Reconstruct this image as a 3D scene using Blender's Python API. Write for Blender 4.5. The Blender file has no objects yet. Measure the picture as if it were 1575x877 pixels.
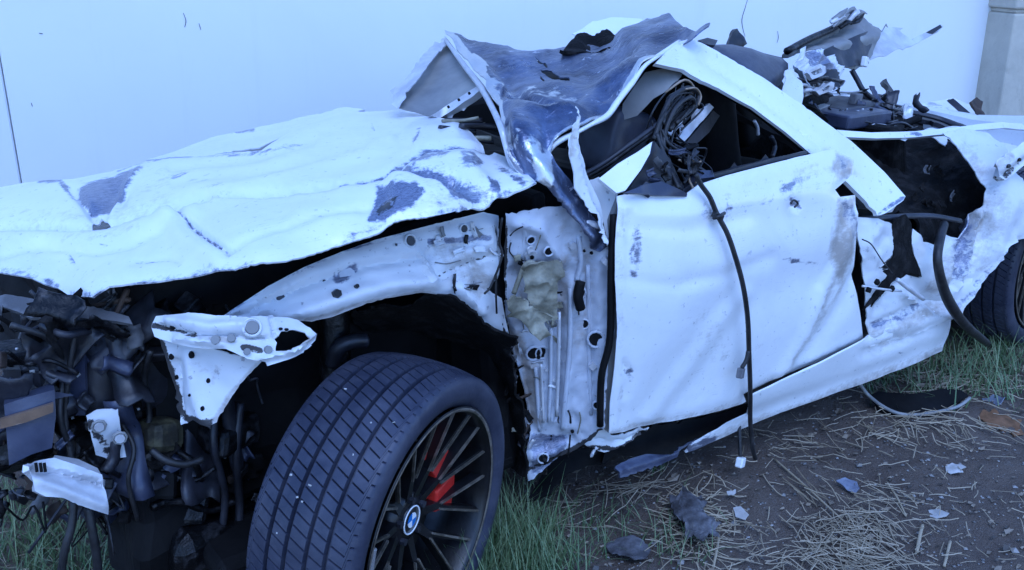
import bpy, bmesh, math, random
import numpy as np
from mathutils import Vector, Matrix, noise as mnoise
from mathutils.geometry import delaunay_2d_cdt

random.seed(11); np.random.seed(11)
scene = bpy.context.scene
COL = scene.collection

# ---------------------------------------------------------------- camera
FPX = 1500.0
PITCH = math.radians(19.5)
YAW = math.atan2(0.788, 0.616)
CAM = np.array([-0.87, -1.48, 1.50])
_w = np.array([math.cos(YAW), math.sin(YAW), 0.0])
_r = np.array([math.sin(YAW), -math.cos(YAW), 0.0])
_u = np.array([0.0, 0.0, 1.0])
FW = _w * math.cos(PITCH) - _u * math.sin(PITCH)
UP = _u * math.cos(PITCH) + _w * math.sin(PITCH)
cd = bpy.data.cameras.new('camera'); cam = bpy.data.objects.new('camera', cd); COL.objects.link(cam)
cd.sensor_fit = 'HORIZONTAL'; cd.sensor_width = 36.0; cd.lens = FPX / 1575 * 36.0
cd.clip_start = 0.05; cd.clip_end = 500
_m = Matrix((tuple(_r), tuple(UP), tuple(-FW))).transposed().to_4x4()
_m.translation = Vector(CAM); cam.matrix_world = _m
scene.camera = cam

# ---------------------------------------------------------------- sky, sun, exposure
world = bpy.data.worlds.new('World'); scene.world = world; world.use_nodes = True
wn = world.node_tree.nodes; wl = world.node_tree.links
wn.clear()
sky = wn.new('ShaderNodeTexSky'); sky.sky_type = 'NISHITA'; sky.sun_disc = False
SUN_EL, SUN_AZ = math.radians(58), math.radians(205)
sky.sun_elevation = SUN_EL; sky.sun_rotation = SUN_AZ
sky.air_density = 1.0; sky.dust_density = 0.1; sky.ozone_density = 5.0
bg = wn.new('ShaderNodeBackground'); bg.inputs[1].default_value = 0.15
wo = wn.new('ShaderNodeOutputWorld')
wl.new(sky.outputs[0], bg.inputs[0]); wl.new(bg.outputs[0], wo.inputs[0])
sl = bpy.data.lights.new('sun', 'SUN'); sl.energy = 0.7; sl.angle = math.radians(40); sl.color = (0.72, 0.86, 1.0)
so = bpy.data.objects.new('sun', sl); COL.objects.link(so)
sdir = Vector((math.sin(SUN_AZ) * math.cos(SUN_EL), math.cos(SUN_AZ) * math.cos(SUN_EL), math.sin(SUN_EL)))
so.rotation_euler = (-sdir).to_track_quat('-Z', 'Y').to_euler(); so.location = (0, 0, 8)
scene.view_settings.view_transform = 'Standard'; scene.view_settings.look = 'None'
scene.view_settings.exposure = 1.07
scene.view_settings.use_white_balance = True; scene.view_settings.white_balance_temperature = 5200; scene.view_settings.white_balance_tint = 19.0   # the video camera's cold white balance
scene.view_settings.gamma = 1.0
scene.view_settings.use_curve_mapping = False

# ---------------------------------------------------------------- measuring helpers
def ray(x, y): return FW + _r * ((x - 787.5) / FPX) - UP * ((y - 438.5) / FPX)
AX = {'X': 0, 'Y': 1, 'Z': 2}
def P(x, y, ax, v):
    """point of the place seen at photo position x, y and lying on a measured plane of the car"""
    d = ray(x, y)
    if ax == 'D': return CAM + d * v
    if ax == 'W':
        t = (WALL_O - CAM) @ WALL_N / (d @ WALL_N); return CAM + d * t
    i = AX[ax]
    return CAM + d * ((v - CAM[i]) / d[i])
def depth(x, y, ax, v): return float((P(x, y, ax, v) - CAM) @ FW)

class Surf:
    """smooth surface through measured points (thin plate on inverse depth: planes stay planes)"""
    def __init__(self, ctrl):
        self.p = np.array([(c[0], c[1]) for c in ctrl], float) / 400.0
        v = np.array([1.0 / depth(*c) for c in ctrl])
        n = len(ctrl)
        K = self._k(np.linalg.norm(self.p[:, None] - self.p[None], axis=2)) + np.eye(n) * 1e-4
        A = np.zeros((n + 3, n + 3)); A[:n, :n] = K
        A[:n, n] = 1; A[:n, n + 1:] = self.p; A[n:, :n] = A[:n, n:].T
        if n <= 3:
            q = np.c_[np.ones(n), self.p]; s = np.linalg.lstsq(q, v, rcond=None)[0]
            self.w = np.zeros(n); self.a = s
        else:
            s = np.linalg.solve(A + np.diag([0] * n + [1e-9] * 3), np.r_[v, 0, 0, 0]); self.w = s[:n]; self.a = s[n:]
    @staticmethod
    def _k(r): return np.where(r > 1e-9, r * r * np.log(np.maximum(r, 1e-9)), 0.0)
    def pts(self, xy):
        q = np.asarray(xy, float) / 400.0
        r = np.linalg.norm(q[:, None] - self.p[None], axis=2)
        inv = self._k(r) @ self.w + self.a[0] + q @ self.a[1:]
        inv = np.clip(inv, 0.12, 0.9)
        xy = np.asarray(xy, float)
        d = FW[None] + np.outer((xy[:, 0] - 787.5) / FPX, _r) - np.outer((xy[:, 1] - 438.5) / FPX, UP)
        return CAM[None] + d / inv[:, None]
    def normals(self, xy):
        xy = np.asarray(xy, float); e = 2.0
        a = self.pts(xy + [e, 0]) - self.pts(xy - [e, 0]); b = self.pts(xy + [0, e]) - self.pts(xy - [0, e])
        n = np.cross(a, b); n /= np.linalg.norm(n, axis=1)[:, None] + 1e-12
        s = np.sign(((CAM[None] - self.pts(xy)) * n).sum(1)); s[s == 0] = 1
        return n * s[:, None]
    def at(self, x, y, off=0.0):
        xy = np.array([(x, y)], float); dd = 0.0
        if hasattr(self, 'dxy'): dd = float(self.dd[np.argmin(((self.dxy - xy[0]) ** 2).sum(1))])
        return Vector(self.pts(xy)[0] + self.normals(xy)[0] * (off + dd)), Vector(self.normals(xy)[0])

def inside(poly, pts):
    poly = np.asarray(poly, float); x, y = pts[:, 0], pts[:, 1]; r = np.zeros(len(pts), bool)
    x0, y0 = poly[:, 0], poly[:, 1]; x1, y1 = np.roll(x0, -1), np.roll(y0, -1)
    for i in range(len(poly)):
        c = ((y0[i] > y) != (y1[i] > y))
        if abs(y1[i] - y0[i]) < 1e-9: continue
        r ^= c & (x < (x1[i] - x0[i]) * (y - y0[i]) / (y1[i] - y0[i]) + x0[i])
    return r
def dist_line(line, pts, closed=False):
    line = np.asarray(line, float); d = np.full(len(pts), 1e9)
    n = len(line)
    for i in range(n if closed else n - 1):
        a, b = line[i], line[(i + 1) % n]; ab = b - a
        t = np.clip(((pts - a) @ ab) / (ab @ ab + 1e-9), 0, 1)
        d = np.minimum(d, np.linalg.norm(pts - a - t[:, None] * ab, axis=1))
    return d
def dens(pts, step, closed=True, rough=0.0, rng=None):
    out = []; fix = []; n = len(pts)
    for i in range(n if closed else n - 1):
        a, b = np.array(pts[i], float), np.array(pts[(i + 1) % n], float)
        k = max(1, int(round(np.linalg.norm(b - a) / step)))
        for j in range(k): out.append(a + (b - a) * j / k); fix.append(j == 0)
    if not closed: out.append(np.array(pts[-1], float)); fix.append(True)
    if rough:   # ragged stretches between clean rips
        m = len(out); c = rng.normal(0, 1, m + 24); z = np.convolve(c, np.ones(12) / 3.5, 'same')[12:12 + m]
        gate = np.clip((z - .25) * 1.6, 0, 1); wob = np.convolve(rng.normal(0, 1, m + 12), np.ones(5) / 2.3, 'same')[6:6 + m]
        for i in range(m):
            if not fix[i]: out[i] = out[i] + rng.normal(0, rough * 1.7, 2) * gate[i] + rough * .35 * wob[i]
    return [tuple(p) for p in out]
def catmull(pts, k=6):
    p = [np.array(q, float) for q in pts]
    if len(p) < 3: return [p[0] + (p[-1] - p[0]) * i / k for i in range(k + 1)]
    p = [2 * p[0] - p[1]] + p + [2 * p[-1] - p[-2]]; o = []
    for i in range(1, len(p) - 2):
        for j in range(k):
            t = j / k; a, b, c, d = p[i - 1], p[i], p[i + 1], p[i + 2]
            o.append(0.5 * ((2 * b) + (c - a) * t + (2 * a - 5 * b + 4 * c - d) * t * t + (3 * b - a - 3 * c + d) * t ** 3))
    o.append(p[-2]); return o

# ---------------------------------------------------------------- object helpers
def tag(o, label=None, cat=None, group=None, kind=None):
    if label: o['label'] = label
    if cat: o['category'] = cat
    if group: o['group'] = group
    if kind: o['kind'] = kind
    return o
def empty(name, loc):
    o = bpy.data.objects.new(name, None); COL.objects.link(o); o.location = loc; o.empty_display_size = 0.2
    return o
def wloc(o):
    t = Vector(o.location); p = o.parent
    return t
def attach(o, parent):
    if parent is not None:
        bpy.context.view_layer.update()
        o.parent = parent
        o.matrix_parent_inverse = PINV.setdefault(parent.name, parent_matrix(parent).inverted())
PINV = {}; PMAT = {}
def parent_matrix(p): return PMAT.get(p.name, Matrix.Translation(p.location) if p.type == 'EMPTY' else Matrix.Identity(4))
def attach(o, parent):
    if parent is not None:
        o.parent = parent; o.matrix_parent_inverse = parent_matrix(parent).inverted()
def link(name, me, mat, parent=None, smooth=True):
    o = bpy.data.objects.new(name, me); COL.objects.link(o)
    if mat is not None:
        for m in (mat if isinstance(mat, (list, tuple)) else [mat]):
            if len(me.materials) < (len(mat) if isinstance(mat, (list, tuple)) else 1): me.materials.append(m)
    if smooth and len(me.polygons): me.polygons.foreach_set('use_smooth', [True] * len(me.polygons))
    attach(o, parent); return o
def mesh(name, v, f):
    me = bpy.data.meshes.new(name); me.from_pydata([tuple(map(float, p)) for p in v], [], f); me.update(); return me
def frame(n):
    n = Vector(n).normalized(); t = n.orthogonal().normalized() if abs(n.z) > 0.95 else Vector((0, 0, 1)).cross(n).normalized()
    b = n.cross(t).normalized(); return Matrix((t, b, n)).transposed()

def panel(name, outline, ctrl, mat, parent=None, step=9, holes=(), creases=(), wear=(), noise=(), thick=0.003,
          rough=0.0, seed=1, curl=0.0, smooth=True, edge_wear=0.0, ridge=()):
    rng = np.random.RandomState(seed)
    sf = ctrl if isinstance(ctrl, Surf) else Surf(ctrl)
    ol = dens(outline, step, True, rough, rng)
    hs = [dens(h, max(3, step * 0.6), True, rough * 0.6, rng) for h in holes]
    a = np.array(ol); x0, y0 = a.min(0); x1, y1 = a.max(0)
    gx, gy = np.meshgrid(np.arange(x0, x1, step), np.arange(y0, y1, step * 0.87))
    gx = gx + (np.arange(gx.shape[0]) % 2)[:, None] * step * 0.5
    g = np.c_[gx.ravel(), gy.ravel()] + rng.uniform(-.18, .18, (gx.size, 2)) * step
    tn = np.roll(a, -1, 0) - np.roll(a, 1, 0); tn /= np.linalg.norm(tn, axis=1)[:, None] + 1e-9
    ring = []
    for off in (.35, .95):
        for sg in (1, -1):
            q = a + np.c_[-tn[:, 1], tn[:, 0]] * (sg * off * step)
            kk = inside(ol, q) & (dist_line(ol, q, True) > step * off * .86); ring.append(q[kk])
    k = inside(ol, g) & (dist_line(ol, g, True) > step * 1.45)
    for h in hs: k &= ~inside(h, g) & (dist_line(h, g, True) > step * 0.45)
    g = g[k]
    rq = np.concatenate(ring)
    for h in hs: rq = rq[~inside(h, rq) & (dist_line(h, rq, True) > step * 0.4)]
    g = np.concatenate([g, rq])
    vs = list(ol); es = [(i, (i + 1) % len(ol)) for i in range(len(ol))]
    for h in hs:
        b = len(vs); vs += h; es += [(b + i, b + (i + 1) % len(h)) for i in range(len(h))]
    vs += [tuple(p) for p in g]
    r = delaunay_2d_cdt([Vector(p) for p in vs], es, [], 0, 1e-4)
    xy = np.array([(p.x, p.y) for p in r[0]]); tris = np.array([t for t in r[2] if len(t) == 3])
    c = xy[tris].mean(1); k = inside(ol, c)
    for h in hs: k &= ~inside(h, c)
    tris = tris[k]
    p3 = sf.pts(xy); n3 = sf.normals(xy)
    d = np.zeros(len(xy))
    for amp, fr in noise:
        off = Vector((seed * 3.1, seed * 1.7, seed * 0.9))
        d += np.array([mnoise.noise(Vector(p * fr) + off) for p in p3]) * amp
    for amp, fr in ridge:
        off = Vector((seed * 2.3, seed * 5.7, seed * 1.9))
        d += np.array([1 - 2.2 * abs(mnoise.noise(Vector(p * fr) + off)) for p in p3]) * amp
    for cr in creases:
        line, amp, wd = cr[:3]; kind = cr[3] if len(cr) > 3 else 'soft'
        q = dist_line(line, xy) if len(line) > 1 else np.linalg.norm(xy - np.array(line[0]), axis=1)
        if kind == 'soft': d += amp * np.exp(-(q / wd) ** 2)
        elif kind == 'sharp': d += amp * np.maximum(0, 1 - q / wd)
        elif kind == 'area': d += amp * np.where(inside(line, xy), np.minimum(1, dist_line(line, xy, True) / wd), 0)
    if curl:
        q = dist_line(ol, xy, True); d -= curl * np.exp(-(q / (step * 1.2)) ** 2)
    p3 = p3 + n3 * d[:, None]
    if not hasattr(sf, 'dxy'): sf.dxy, sf.dd = xy.copy(), d.copy()
    # orient to the viewer's side
    t = p3[tris]; fn = np.cross(t[:, 1] - t[:, 0], t[:, 2] - t[:, 0])
    fl = (fn * n3[tris].mean(1)).sum(1) < 0
    tris[fl] = tris[fl][:, ::-1]
    me = mesh(name, p3, [tuple(map(int, t)) for t in tris])
    col = np.zeros((len(xy), 4)); col[:, 3] = 1
    for w in wear:
        pts, ch, st, soft = w[:4]
        pn = np.array(pts, float)
        if len(w) > 4: v = st * np.clip(1 - (dist_line(pn, xy) - w[4]) / max(soft, .1), 0, 1)
        else:
            dd = dist_line(pn, xy, True) * np.where(inside(pn, xy), 1, -1)
            v = st * np.clip(dd / max(soft, .1) + 0.5, 0, 1)
        col[:, ch] = np.maximum(col[:, ch], v)
    if edge_wear:
        q = dist_line(ol, xy, True); col[:, 0] = np.maximum(col[:, 0], edge_wear * np.exp(-(q / 8.0) ** 2))
    at = me.color_attributes.new('wear', 'FLOAT_COLOR', 'POINT'); at.data.foreach_set('color', col.ravel())
    o = link(name, me, mat, parent, smooth)
    if thick:
        s = o.modifiers.new('solid', 'SOLIDIFY'); s.thickness = thick; s.offset = -1.0
        s = o.modifiers.new('split', 'EDGE_SPLIT'); s.split_angle = math.radians(50)
    o_s[o.name] = sf
    return o, sf
o_s = {}

def tube(name, pts, rad, mat, parent=None, n=8, k=6, cap=True, flat=1.0):
    c = catmull(pts, k); v = []; f = []
    rads = rad if isinstance(rad, (list, tuple)) else None
    prev = None
    for i, p in enumerate(c):
        t = Vector(c[min(i + 1, len(c) - 1)] - c[max(i - 1, 0)]).normalized()
        if prev is None: a = t.orthogonal().normalized()
        else: a = (prev - t * prev.dot(t)).normalized()
        prev = a; b = t.cross(a)
        r = rad if rads is None else float(np.interp(i / (len(c) - 1), np.linspace(0, 1, len(rads)), rads))
        for j in range(n):
            an = 2 * math.pi * j / n
            v.append(Vector(p) + a * (math.cos(an) * r) + b * (math.sin(an) * r * flat))
    m = len(c)
    for i in range(m - 1):
        for j in range(n): f.append((i * n + j, i * n + (j + 1) % n, (i + 1) * n + (j + 1) % n, (i + 1) * n + j))
    if cap: f.append(tuple(range(n))[::-1]); f.append(tuple((m - 1) * n + j for j in range(n)))
    return link(name, mesh(name, v, f), mat, parent)
def ptube(name, pts, rad, mat, parent=None, **kw): return tube(name, [P(*p) for p in pts], rad, mat, parent, **kw)

def bevbox(size, bev=0.006, seg=2, jit=0.0, rng=random):
    bm = bmesh.new(); bmesh.ops.create_cube(bm, size=1)
    for v in bm.verts: v.co = Vector((v.co.x * size[0], v.co.y * size[1], v.co.z * size[2]))
    if bev: bmesh.ops.bevel(bm, geom=bm.edges[:], offset=min(bev, min(size) * .45), segments=seg, affect='EDGES', profile=0.5)
    if jit:
        for v in bm.verts: v.co += Vector((rng.uniform(-jit, jit), rng.uniform(-jit, jit), rng.uniform(-jit, jit)))
    return bm
def bm_link(name, bm, mat, parent=None, M=None, smooth=False):
    if M is not None: bm.transform(M)
    me = bpy.data.meshes.new(name); bm.to_mesh(me); bm.free(); return link(name, me, mat, parent, smooth)
def box(name, c, size, mat, parent=None, rot=(0, 0, 0), bev=0.006, sub=0, nz=0.0, seed=0):
    bm = bevbox(size, bev)
    if sub: 
        bmesh.ops.subdivide_edges(bm, edges=bm.edges[:], cuts=sub, use_grid_fill=True)
    from mathutils import Euler
    M = Matrix.Translation(Vector(c)) @ Euler(rot).to_matrix().to_4x4()
    bm.transform(M)
    if nz:
        for v in bm.verts: v.co += mnoise.noise_vector(v.co * 6 + Vector((seed, seed * 2, 0))) * nz
    return bm_link(name, bm, mat, parent)
def lathe(name, prof, mat, parent=None, n=48, M=None, smooth=True, closed=False):
    """prof: (axial y, radius); axis = local Y"""
    v = []; f = []; m = len(prof)
    for j in range(n):
        a = 2 * math.pi * j / n
        for (y, r) in prof: v.append(Vector((math.cos(a) * r, y, math.sin(a) * r)))
    for j in range(n):
        for i in range(m - 1 + (1 if closed else 0)):
            i2 = (i + 1) % m; j2 = (j + 1) % n
            f.append((j * m + i, j * m + i2, j2 * m + i2, j2 * m + i))
    if M is not None: v = [M @ p for p in v]
    return link(name, mesh(name, v, f), mat, parent, smooth)
def disc_on(name, sf, x, y, r, mat, parent, h=0.004, n=14, ring=None, squash=1.0, off=0.001):
    """a round plug or bolt head sitting on a surface; r in photo pixels turned into metres"""
    p, nn = sf.at(x, y, off); rr = r * float((Vector(CAM) - p).length) / FPX
    M = Matrix.Translation(p) @ frame(nn).to_4x4()
    bm = bmesh.new()
    bmesh.ops.create_cone(bm, cap_ends=True, segments=n, radius1=rr, radius2=rr * 0.86, depth=h)
    for v in bm.verts: v.co.y *= squash
    o = bm_link(name, bm, mat, parent, M)
    if ring:
        v = []; f = []
        for j in range(n):
            a = 2 * math.pi * j / n; ca, sa = math.cos(a), math.sin(a) * squash
            for (q, z) in ((1.0, 0), (1.08, .004), (1.28, .004), (1.4, 0)): v.append(M @ Vector((ca * rr * q, sa * rr * q, z)))
        for j in range(n):
            for i in range(3): f.append((j * 4 + i, j * 4 + i + 1, ((j + 1) % n) * 4 + i + 1, ((j + 1) % n) * 4 + i))
        link('pressed_rim', mesh('pressed_rim', v, f), ring, parent)
    return o
def scrap(name, c, size, mat, parent=None, seed=0, normal=(0, -1, 0.3), bend=0.4, thick=0.003, nu=7, nv=5):
    rng = random.Random(seed); F3 = frame(normal) @ Matrix.Rotation(rng.uniform(0, 6.28), 3, 'Z')
    v = []; f = []
    for i in range(nu):
        for j in range(nv):
            a, b = i / (nu - 1) - .5, j / (nv - 1) - .5
            e = 1 + 0.25 * mnoise.noise(Vector((a * 3, b * 3, seed * 1.3)))
            z = bend * (abs(a + .1) * .6 - .2 * math.sin(b * 4 + seed)) * size[0] + 0.12 * size[0] * mnoise.noise(Vector((a * 4 + seed, b * 4, 5)))
            v.append(Vector(c) + F3 @ Vector((a * size[0] * e, b * size[1] * e, z)))
    for i in range(nu - 1):
        for j in range(nv - 1): f.append((i * nv + j, (i + 1) * nv + j, (i + 1) * nv + j + 1, i * nv + j + 1))
    o = link(name, mesh(name, v, f), mat, parent)
    if thick: s = o.modifiers.new('solid', 'SOLIDIFY'); s.thickness = thick
    return o

# ---------------------------------------------------------------- materials
class N:
    def __init__(self, name):
        self.m = bpy.data.materials.new(name); self.m.use_nodes = True
        self.t = self.m.node_tree; self.b = self.t.nodes['Principled BSDF']
        self.co = self.t.nodes.new('ShaderNodeTexCoord').outputs['Object']
    def n(self, ty, **kw):
        x = self.t.nodes.new(ty)
        for k, v in kw.items():
            if hasattr(x, k) and not k.startswith('i_'): setattr(x, k, v)
        return x
    def l(self, a, b): self.t.links.new(a, b)
    def setin(self, node, key, val):
        if hasattr(val, 'is_output') or isinstance(val, bpy.types.NodeSocket): self.l(val, node.inputs[key])
        else: node.inputs[key].default_value = val
    def noise(self, sc, det=6, rough=.6, dist=0.0, scale=None, co=None):
        src = co or self.co
        if scale: 
            mp = self.n('ShaderNodeMapping'); mp.inputs['Scale'].default_value = scale; self.l(src, mp.inputs[0]); src = mp.outputs[0]
        x = self.n('ShaderNodeTexNoise'); self.l(src, x.inputs['Vector'])
        x.inputs['Scale'].default_value = sc; x.inputs['Detail'].default_value = det
        x.inputs['Roughness'].default_value = rough; x.inputs['Distortion'].default_value = dist
        return x.outputs['Fac']
    def ramp(self, v, a, b, ca=(0, 0, 0, 1), cb=(1, 1, 1, 1)):
        x = self.n('ShaderNodeValToRGB'); self.l(v, x.inputs[0])
        x.color_ramp.elements[0].position = a; x.color_ramp.elements[1].position = b
        x.color_ramp.elements[0].color = ca; x.color_ramp.elements[1].color = cb
        return x.outputs[0]
    def mix(self, fac, a, b):
        x = self.n('ShaderNodeMix'); x.data_type = 'RGBA'
        self.setin(x, 0, fac)
        for i, c in ((6, a), (7, b)):
            if isinstance(c, tuple): x.inputs[i].default_value = c if len(c) == 4 else (*c, 1)
            else: self.l(c, x.inputs[i])
        return x.outputs[2]
    def math(self, op, a, b=0.0, clamp=False):
        x = self.n('ShaderNodeMath'); x.operation = op; x.use_clamp = clamp
        self.setin(x, 0, a); self.setin(x, 1, b); return x.outputs[0]
    def bump(self, h, s=.3, d=.01):
        x = self.n('ShaderNodeBump'); x.inputs['Strength'].default_value = s; x.inputs['Distance'].default_value = d
        self.l(h, x.inputs['Height']); self.l(x.outputs[0], self.b.inputs['Normal'])
    def base(self, c):
        if isinstance(c, tuple): self.b.inputs['Base Color'].default_value = (*c[:3], 1)
        else: self.l(c, self.b.inputs['Base Color'])
    def rough(self, v): self.setin(self.b, 'Roughness', v)

def simple(name, c1, c2, rough=.5, metal=0.0, sc=8, bump=.2, bsc=30, bd=.004, lo=.4, hi=.65, spec=.5, coat=0):
    k = N(name); k.base(k.mix(k.ramp(k.noise(sc), lo, hi), c1, c2))
    k.rough(k.math('ADD', k.math('MULTIPLY', k.noise(sc * 2.3), .3), rough - .15))
    k.b.inputs['Metallic'].default_value = metal; k.b.inputs['Specular IOR Level'].default_value = spec
    k.b.inputs['Coat Weight'].default_value = coat
    if bump: k.bump(k.noise(bsc, 8), bump, bd)
    return k.m

def paint_mat(name, white=(.80, .81, .82), speck=1.0, metal_col=(.10, .11, .17), grime=.35, coat=.4, rough=.34):
    """white car paint; red channel of 'wear' = scraped to metal, green = dirt, blue = black scrape"""
    k = N(name)
    at = k.n('ShaderNodeAttribute'); at.attribute_name = 'wear'
    sp = k.n('ShaderNodeSeparateColor'); k.l(at.outputs['Color'], sp.inputs[0])
    n1 = k.noise(13, 9, .72, .8); n2 = k.noise(60, 6, .6); ns = k.noise(7, 8, .75, 0.4, scale=(1, 6, 9)); n3 = k.noise(55, 6, .7)
    nb = k.math('ADD', k.math('ADD', k.math('MULTIPLY', n1, .45), k.math('MULTIPLY', ns, .30)), k.math('MULTIPLY', n3, .25))
    nb = k.math('MULTIPLY', k.math('SUBTRACT', nb, .34), 3.1, True)
    def broken(ch, gain=1.0, edge=.10):
        s = k.math('SUBTRACT', k.math('ADD', k.math('MULTIPLY', ch, gain), k.math('MULTIPLY', nb, .9)), 1.0)
        return k.ramp(s, .0, edge)
    # fine scratches, chips all over
    chips = k.math('MULTIPLY', k.ramp(n2, .64, .68), .45 * speck)
    scr = k.math('MULTIPLY', k.ramp(k.noise(20, 5, .7, .3, scale=(1.2, 10, 16)), .60, .70), k.ramp(k.noise(3.5, 4), .50, .62))
    fine = k.math('MAXIMUM', chips, k.math('MULTIPLY', scr, .55 * speck))
    grim = k.math('MULTIPLY', k.ramp(k.noise(4, 8, .7, .8), .45, .8), grime)
    col = k.mix(grim, white, (.52, .52, .53) if grime < .7 else (.26, .255, .26))
    col = k.mix(k.math('MULTIPLY', broken(sp.outputs[1], 1.1, .55), .72), col, (.24, .195, .15))
    col = k.mix(fine, col, (.30, .30, .33))
    prim = broken(k.math('ADD', sp.outputs[0], k.math('MULTIPLY', k.math('GREATER_THAN', sp.outputs[0], .02), .07)), 1.0, .25)
    col = k.mix(k.math('MULTIPLY', prim, .8), col, (.40, .42, .50))
    met = broken(k.math('SUBTRACT', sp.outputs[0], .05), 1.0, .14)
    streak = k.ramp(k.noise(30, 8, .8, .2, scale=(1, 9, 14)), .36, .68)
    col = k.mix(met, col, k.mix(streak, metal_col, (.38, .40, .50)))
    blk = broken(sp.outputs[2], 1.0)
    col = k.mix(blk, col, (.035, .033, .035))
    k.base(col)
    k.setin(k.b, 'Metallic', k.math('MULTIPLY', met, .55))
    k.rough(k.math('ADD', k.math('MULTIPLY', k.noise(6, 5), .25), rough - .12))
    k.setin(k.b, 'Coat Weight', coat); k.b.inputs['Coat Roughness'].default_value = .12
    h = k.math('SUBTRACT', k.math('MULTIPLY', k.noise(26, 6, .6), .6), k.math('MULTIPLY', k.math('MAXIMUM', met, fine), .5))
    k.bump(h, .22, .006)
    return k.m

MT = {}
MT['paint'] = paint_mat('white_car_paint')
MT['paint_dirty'] = paint_mat('white_paint_dirty', (.66, .67, .68), 1.4, grime=.6, coat=.15, rough=.45)
MT['pillar'] = paint_mat('pillar_primer', (.50, .52, .58), 2.2, grime=.75, coat=.05, rough=.5)
MT['inner_white'] = paint_mat('inner_body_white', (.66, .675, .70), 1.9, grime=.55, coat=.05, rough=.5)
k = N('roof_steel')
at = k.n('ShaderNodeAttribute'); at.attribute_name = 'wear'
sp = k.n('ShaderNodeSeparateColor'); k.l(at.outputs['Color'], sp.inputs[0])
a = k.mix(k.ramp(k.noise(7, 8, .65, .7), .35, .7), (.045, .055, .10), (.24, .27, .39))
a = k.mix(k.ramp(k.noise(16, 8, .75, 1.0, scale=(1, 2.5, 1)), .60, .64), a, (.55, .57, .66))
a = k.mix(k.ramp(k.noise(45, 6, .7), .62, .72), a, (.07, .07, .08))
edge = k.ramp(k.math('ADD', k.math('MULTIPLY', sp.outputs[0], 1.3), k.math('SUBTRACT', k.noise(20, 6), 1.0)), 0, .1)
a = k.mix(edge, a, (.66, .66, .66)); k.base(a)
k.setin(k.b, 'Metallic', .85); k.rough(k.math('ADD', k.math('MULTIPLY', k.noise(9), .4), .12))
k.bump(k.math('ADD', k.noise(22, 8, .6), k.math('MULTIPLY', k.noise(9, 5, .6, .8, scale=(1, 4, 1)), .8)), .5, .010); MT['steel'] = k.m
MT['grey_sheet'] = simple('grey_sheet', (.20, .20, .20), (.29, .29, .28), .55, .1, 6, .25, 25)
MT['pale_metal'] = simple('pale_metal', (.46, .46, .48), (.66, .66, .68), .42, .25, 10, .3, 30)
MT['dark_plastic'] = simple('dark_plastic', (.010, .010, .013), (.032, .032, .042), .45, 0, 10, .3, 40)
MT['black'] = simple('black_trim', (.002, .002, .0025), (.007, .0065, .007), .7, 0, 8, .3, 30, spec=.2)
MT['blue_plastic'] = simple('slate_plastic', (.030, .034, .060), (.060, .066, .105), .38, .1, 9, .3, 30)
MT['leather'] = simple('seat_leather', (.030, .032, .050), (.050, .054, .078), .42, 0, 14, .25, 120, .002)
MT['carpet'] = simple('torn_carpet', (.004, .0035, .0035), (.030, .027, .027), .9, 0, 22, .8, 60, .01, .5, .75, .2)
MT['tan'] = simple('tan_sealant', (.15, .14, .10), (.36, .34, .26), .6, 0, 14, .6, 40, .01)
MT['cable'] = simple('cable_sheath', (.008, .008, .009), (.025, .024, .026), .5, 0, 30, .4, 120, .002)
MT['wire'] = simple('bare_wire', (.20, .15, .10), (.34, .26, .19), .5, .2, 30, .2, 60)
MT['oily'] = simple('oily_metal', (.006, .006, .007), (.07, .068, .075), .35, .45, 26, .6, 70, .006, .52, .72)
MT['rusty'] = simple('rusty_iron', (.03, .02, .016), (.07, .045, .03), .8, .1, 16, .5, 50)
MT['yellow_lump'] = simple('stained_casting', (.02, .018, .012), (.12, .11, .06), .6, .2, 22, .6, 50)
MT['red'] = simple('red_caliper', (.42, .015, .01), (.55, .03, .02), .35, 0, 12, .1, 40)
MT['rim_black'] = simple('rim_black', (.003, .003, .0035), (.008, .008, .010), .35, 0, 14, .15, 60)
MT['rim_edge'] = simple('machined_edge', (.14, .125, .10), (.36, .32, .27), .4, .7, 30, .2, 80)
MT['chrome'] = simple('bright_metal', (.70, .70, .72), (.85, .85, .86), .2, .8, 20, .1, 60)
MT['disc'] = simple('brake_disc', (.010, .010, .010), (.030, .029, .029), .5, .4, 30, .3, 80)
MT['badge_white'] = simple('badge_white', (.75, .75, .75), (.8, .8, .8), .3, 0, 8, 0)
MT['badge_blue'] = simple('badge_blue', (.03, .14, .45), (.04, .17, .5), .3, 0, 8, 0)
MT['badge_black'] = simple('badge_black', (.01, .01, .012), (.015, .015, .017), .3, 0, 8, 0)
k = N('tyre_rubber')
k.base(k.mix(k.ramp(k.noise(9, 8, .7, .6), .42, .75), (.027, .030, .050), (.070, .072, .098)))
k.rough(k.math('ADD', k.math('MULTIPLY', k.noise(14), .3), .30)); k.b.inputs['Specular IOR Level'].default_value = .35; k.bump(k.noise(120, 6), .25, .002); MT['tyre'] = k.m
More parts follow.
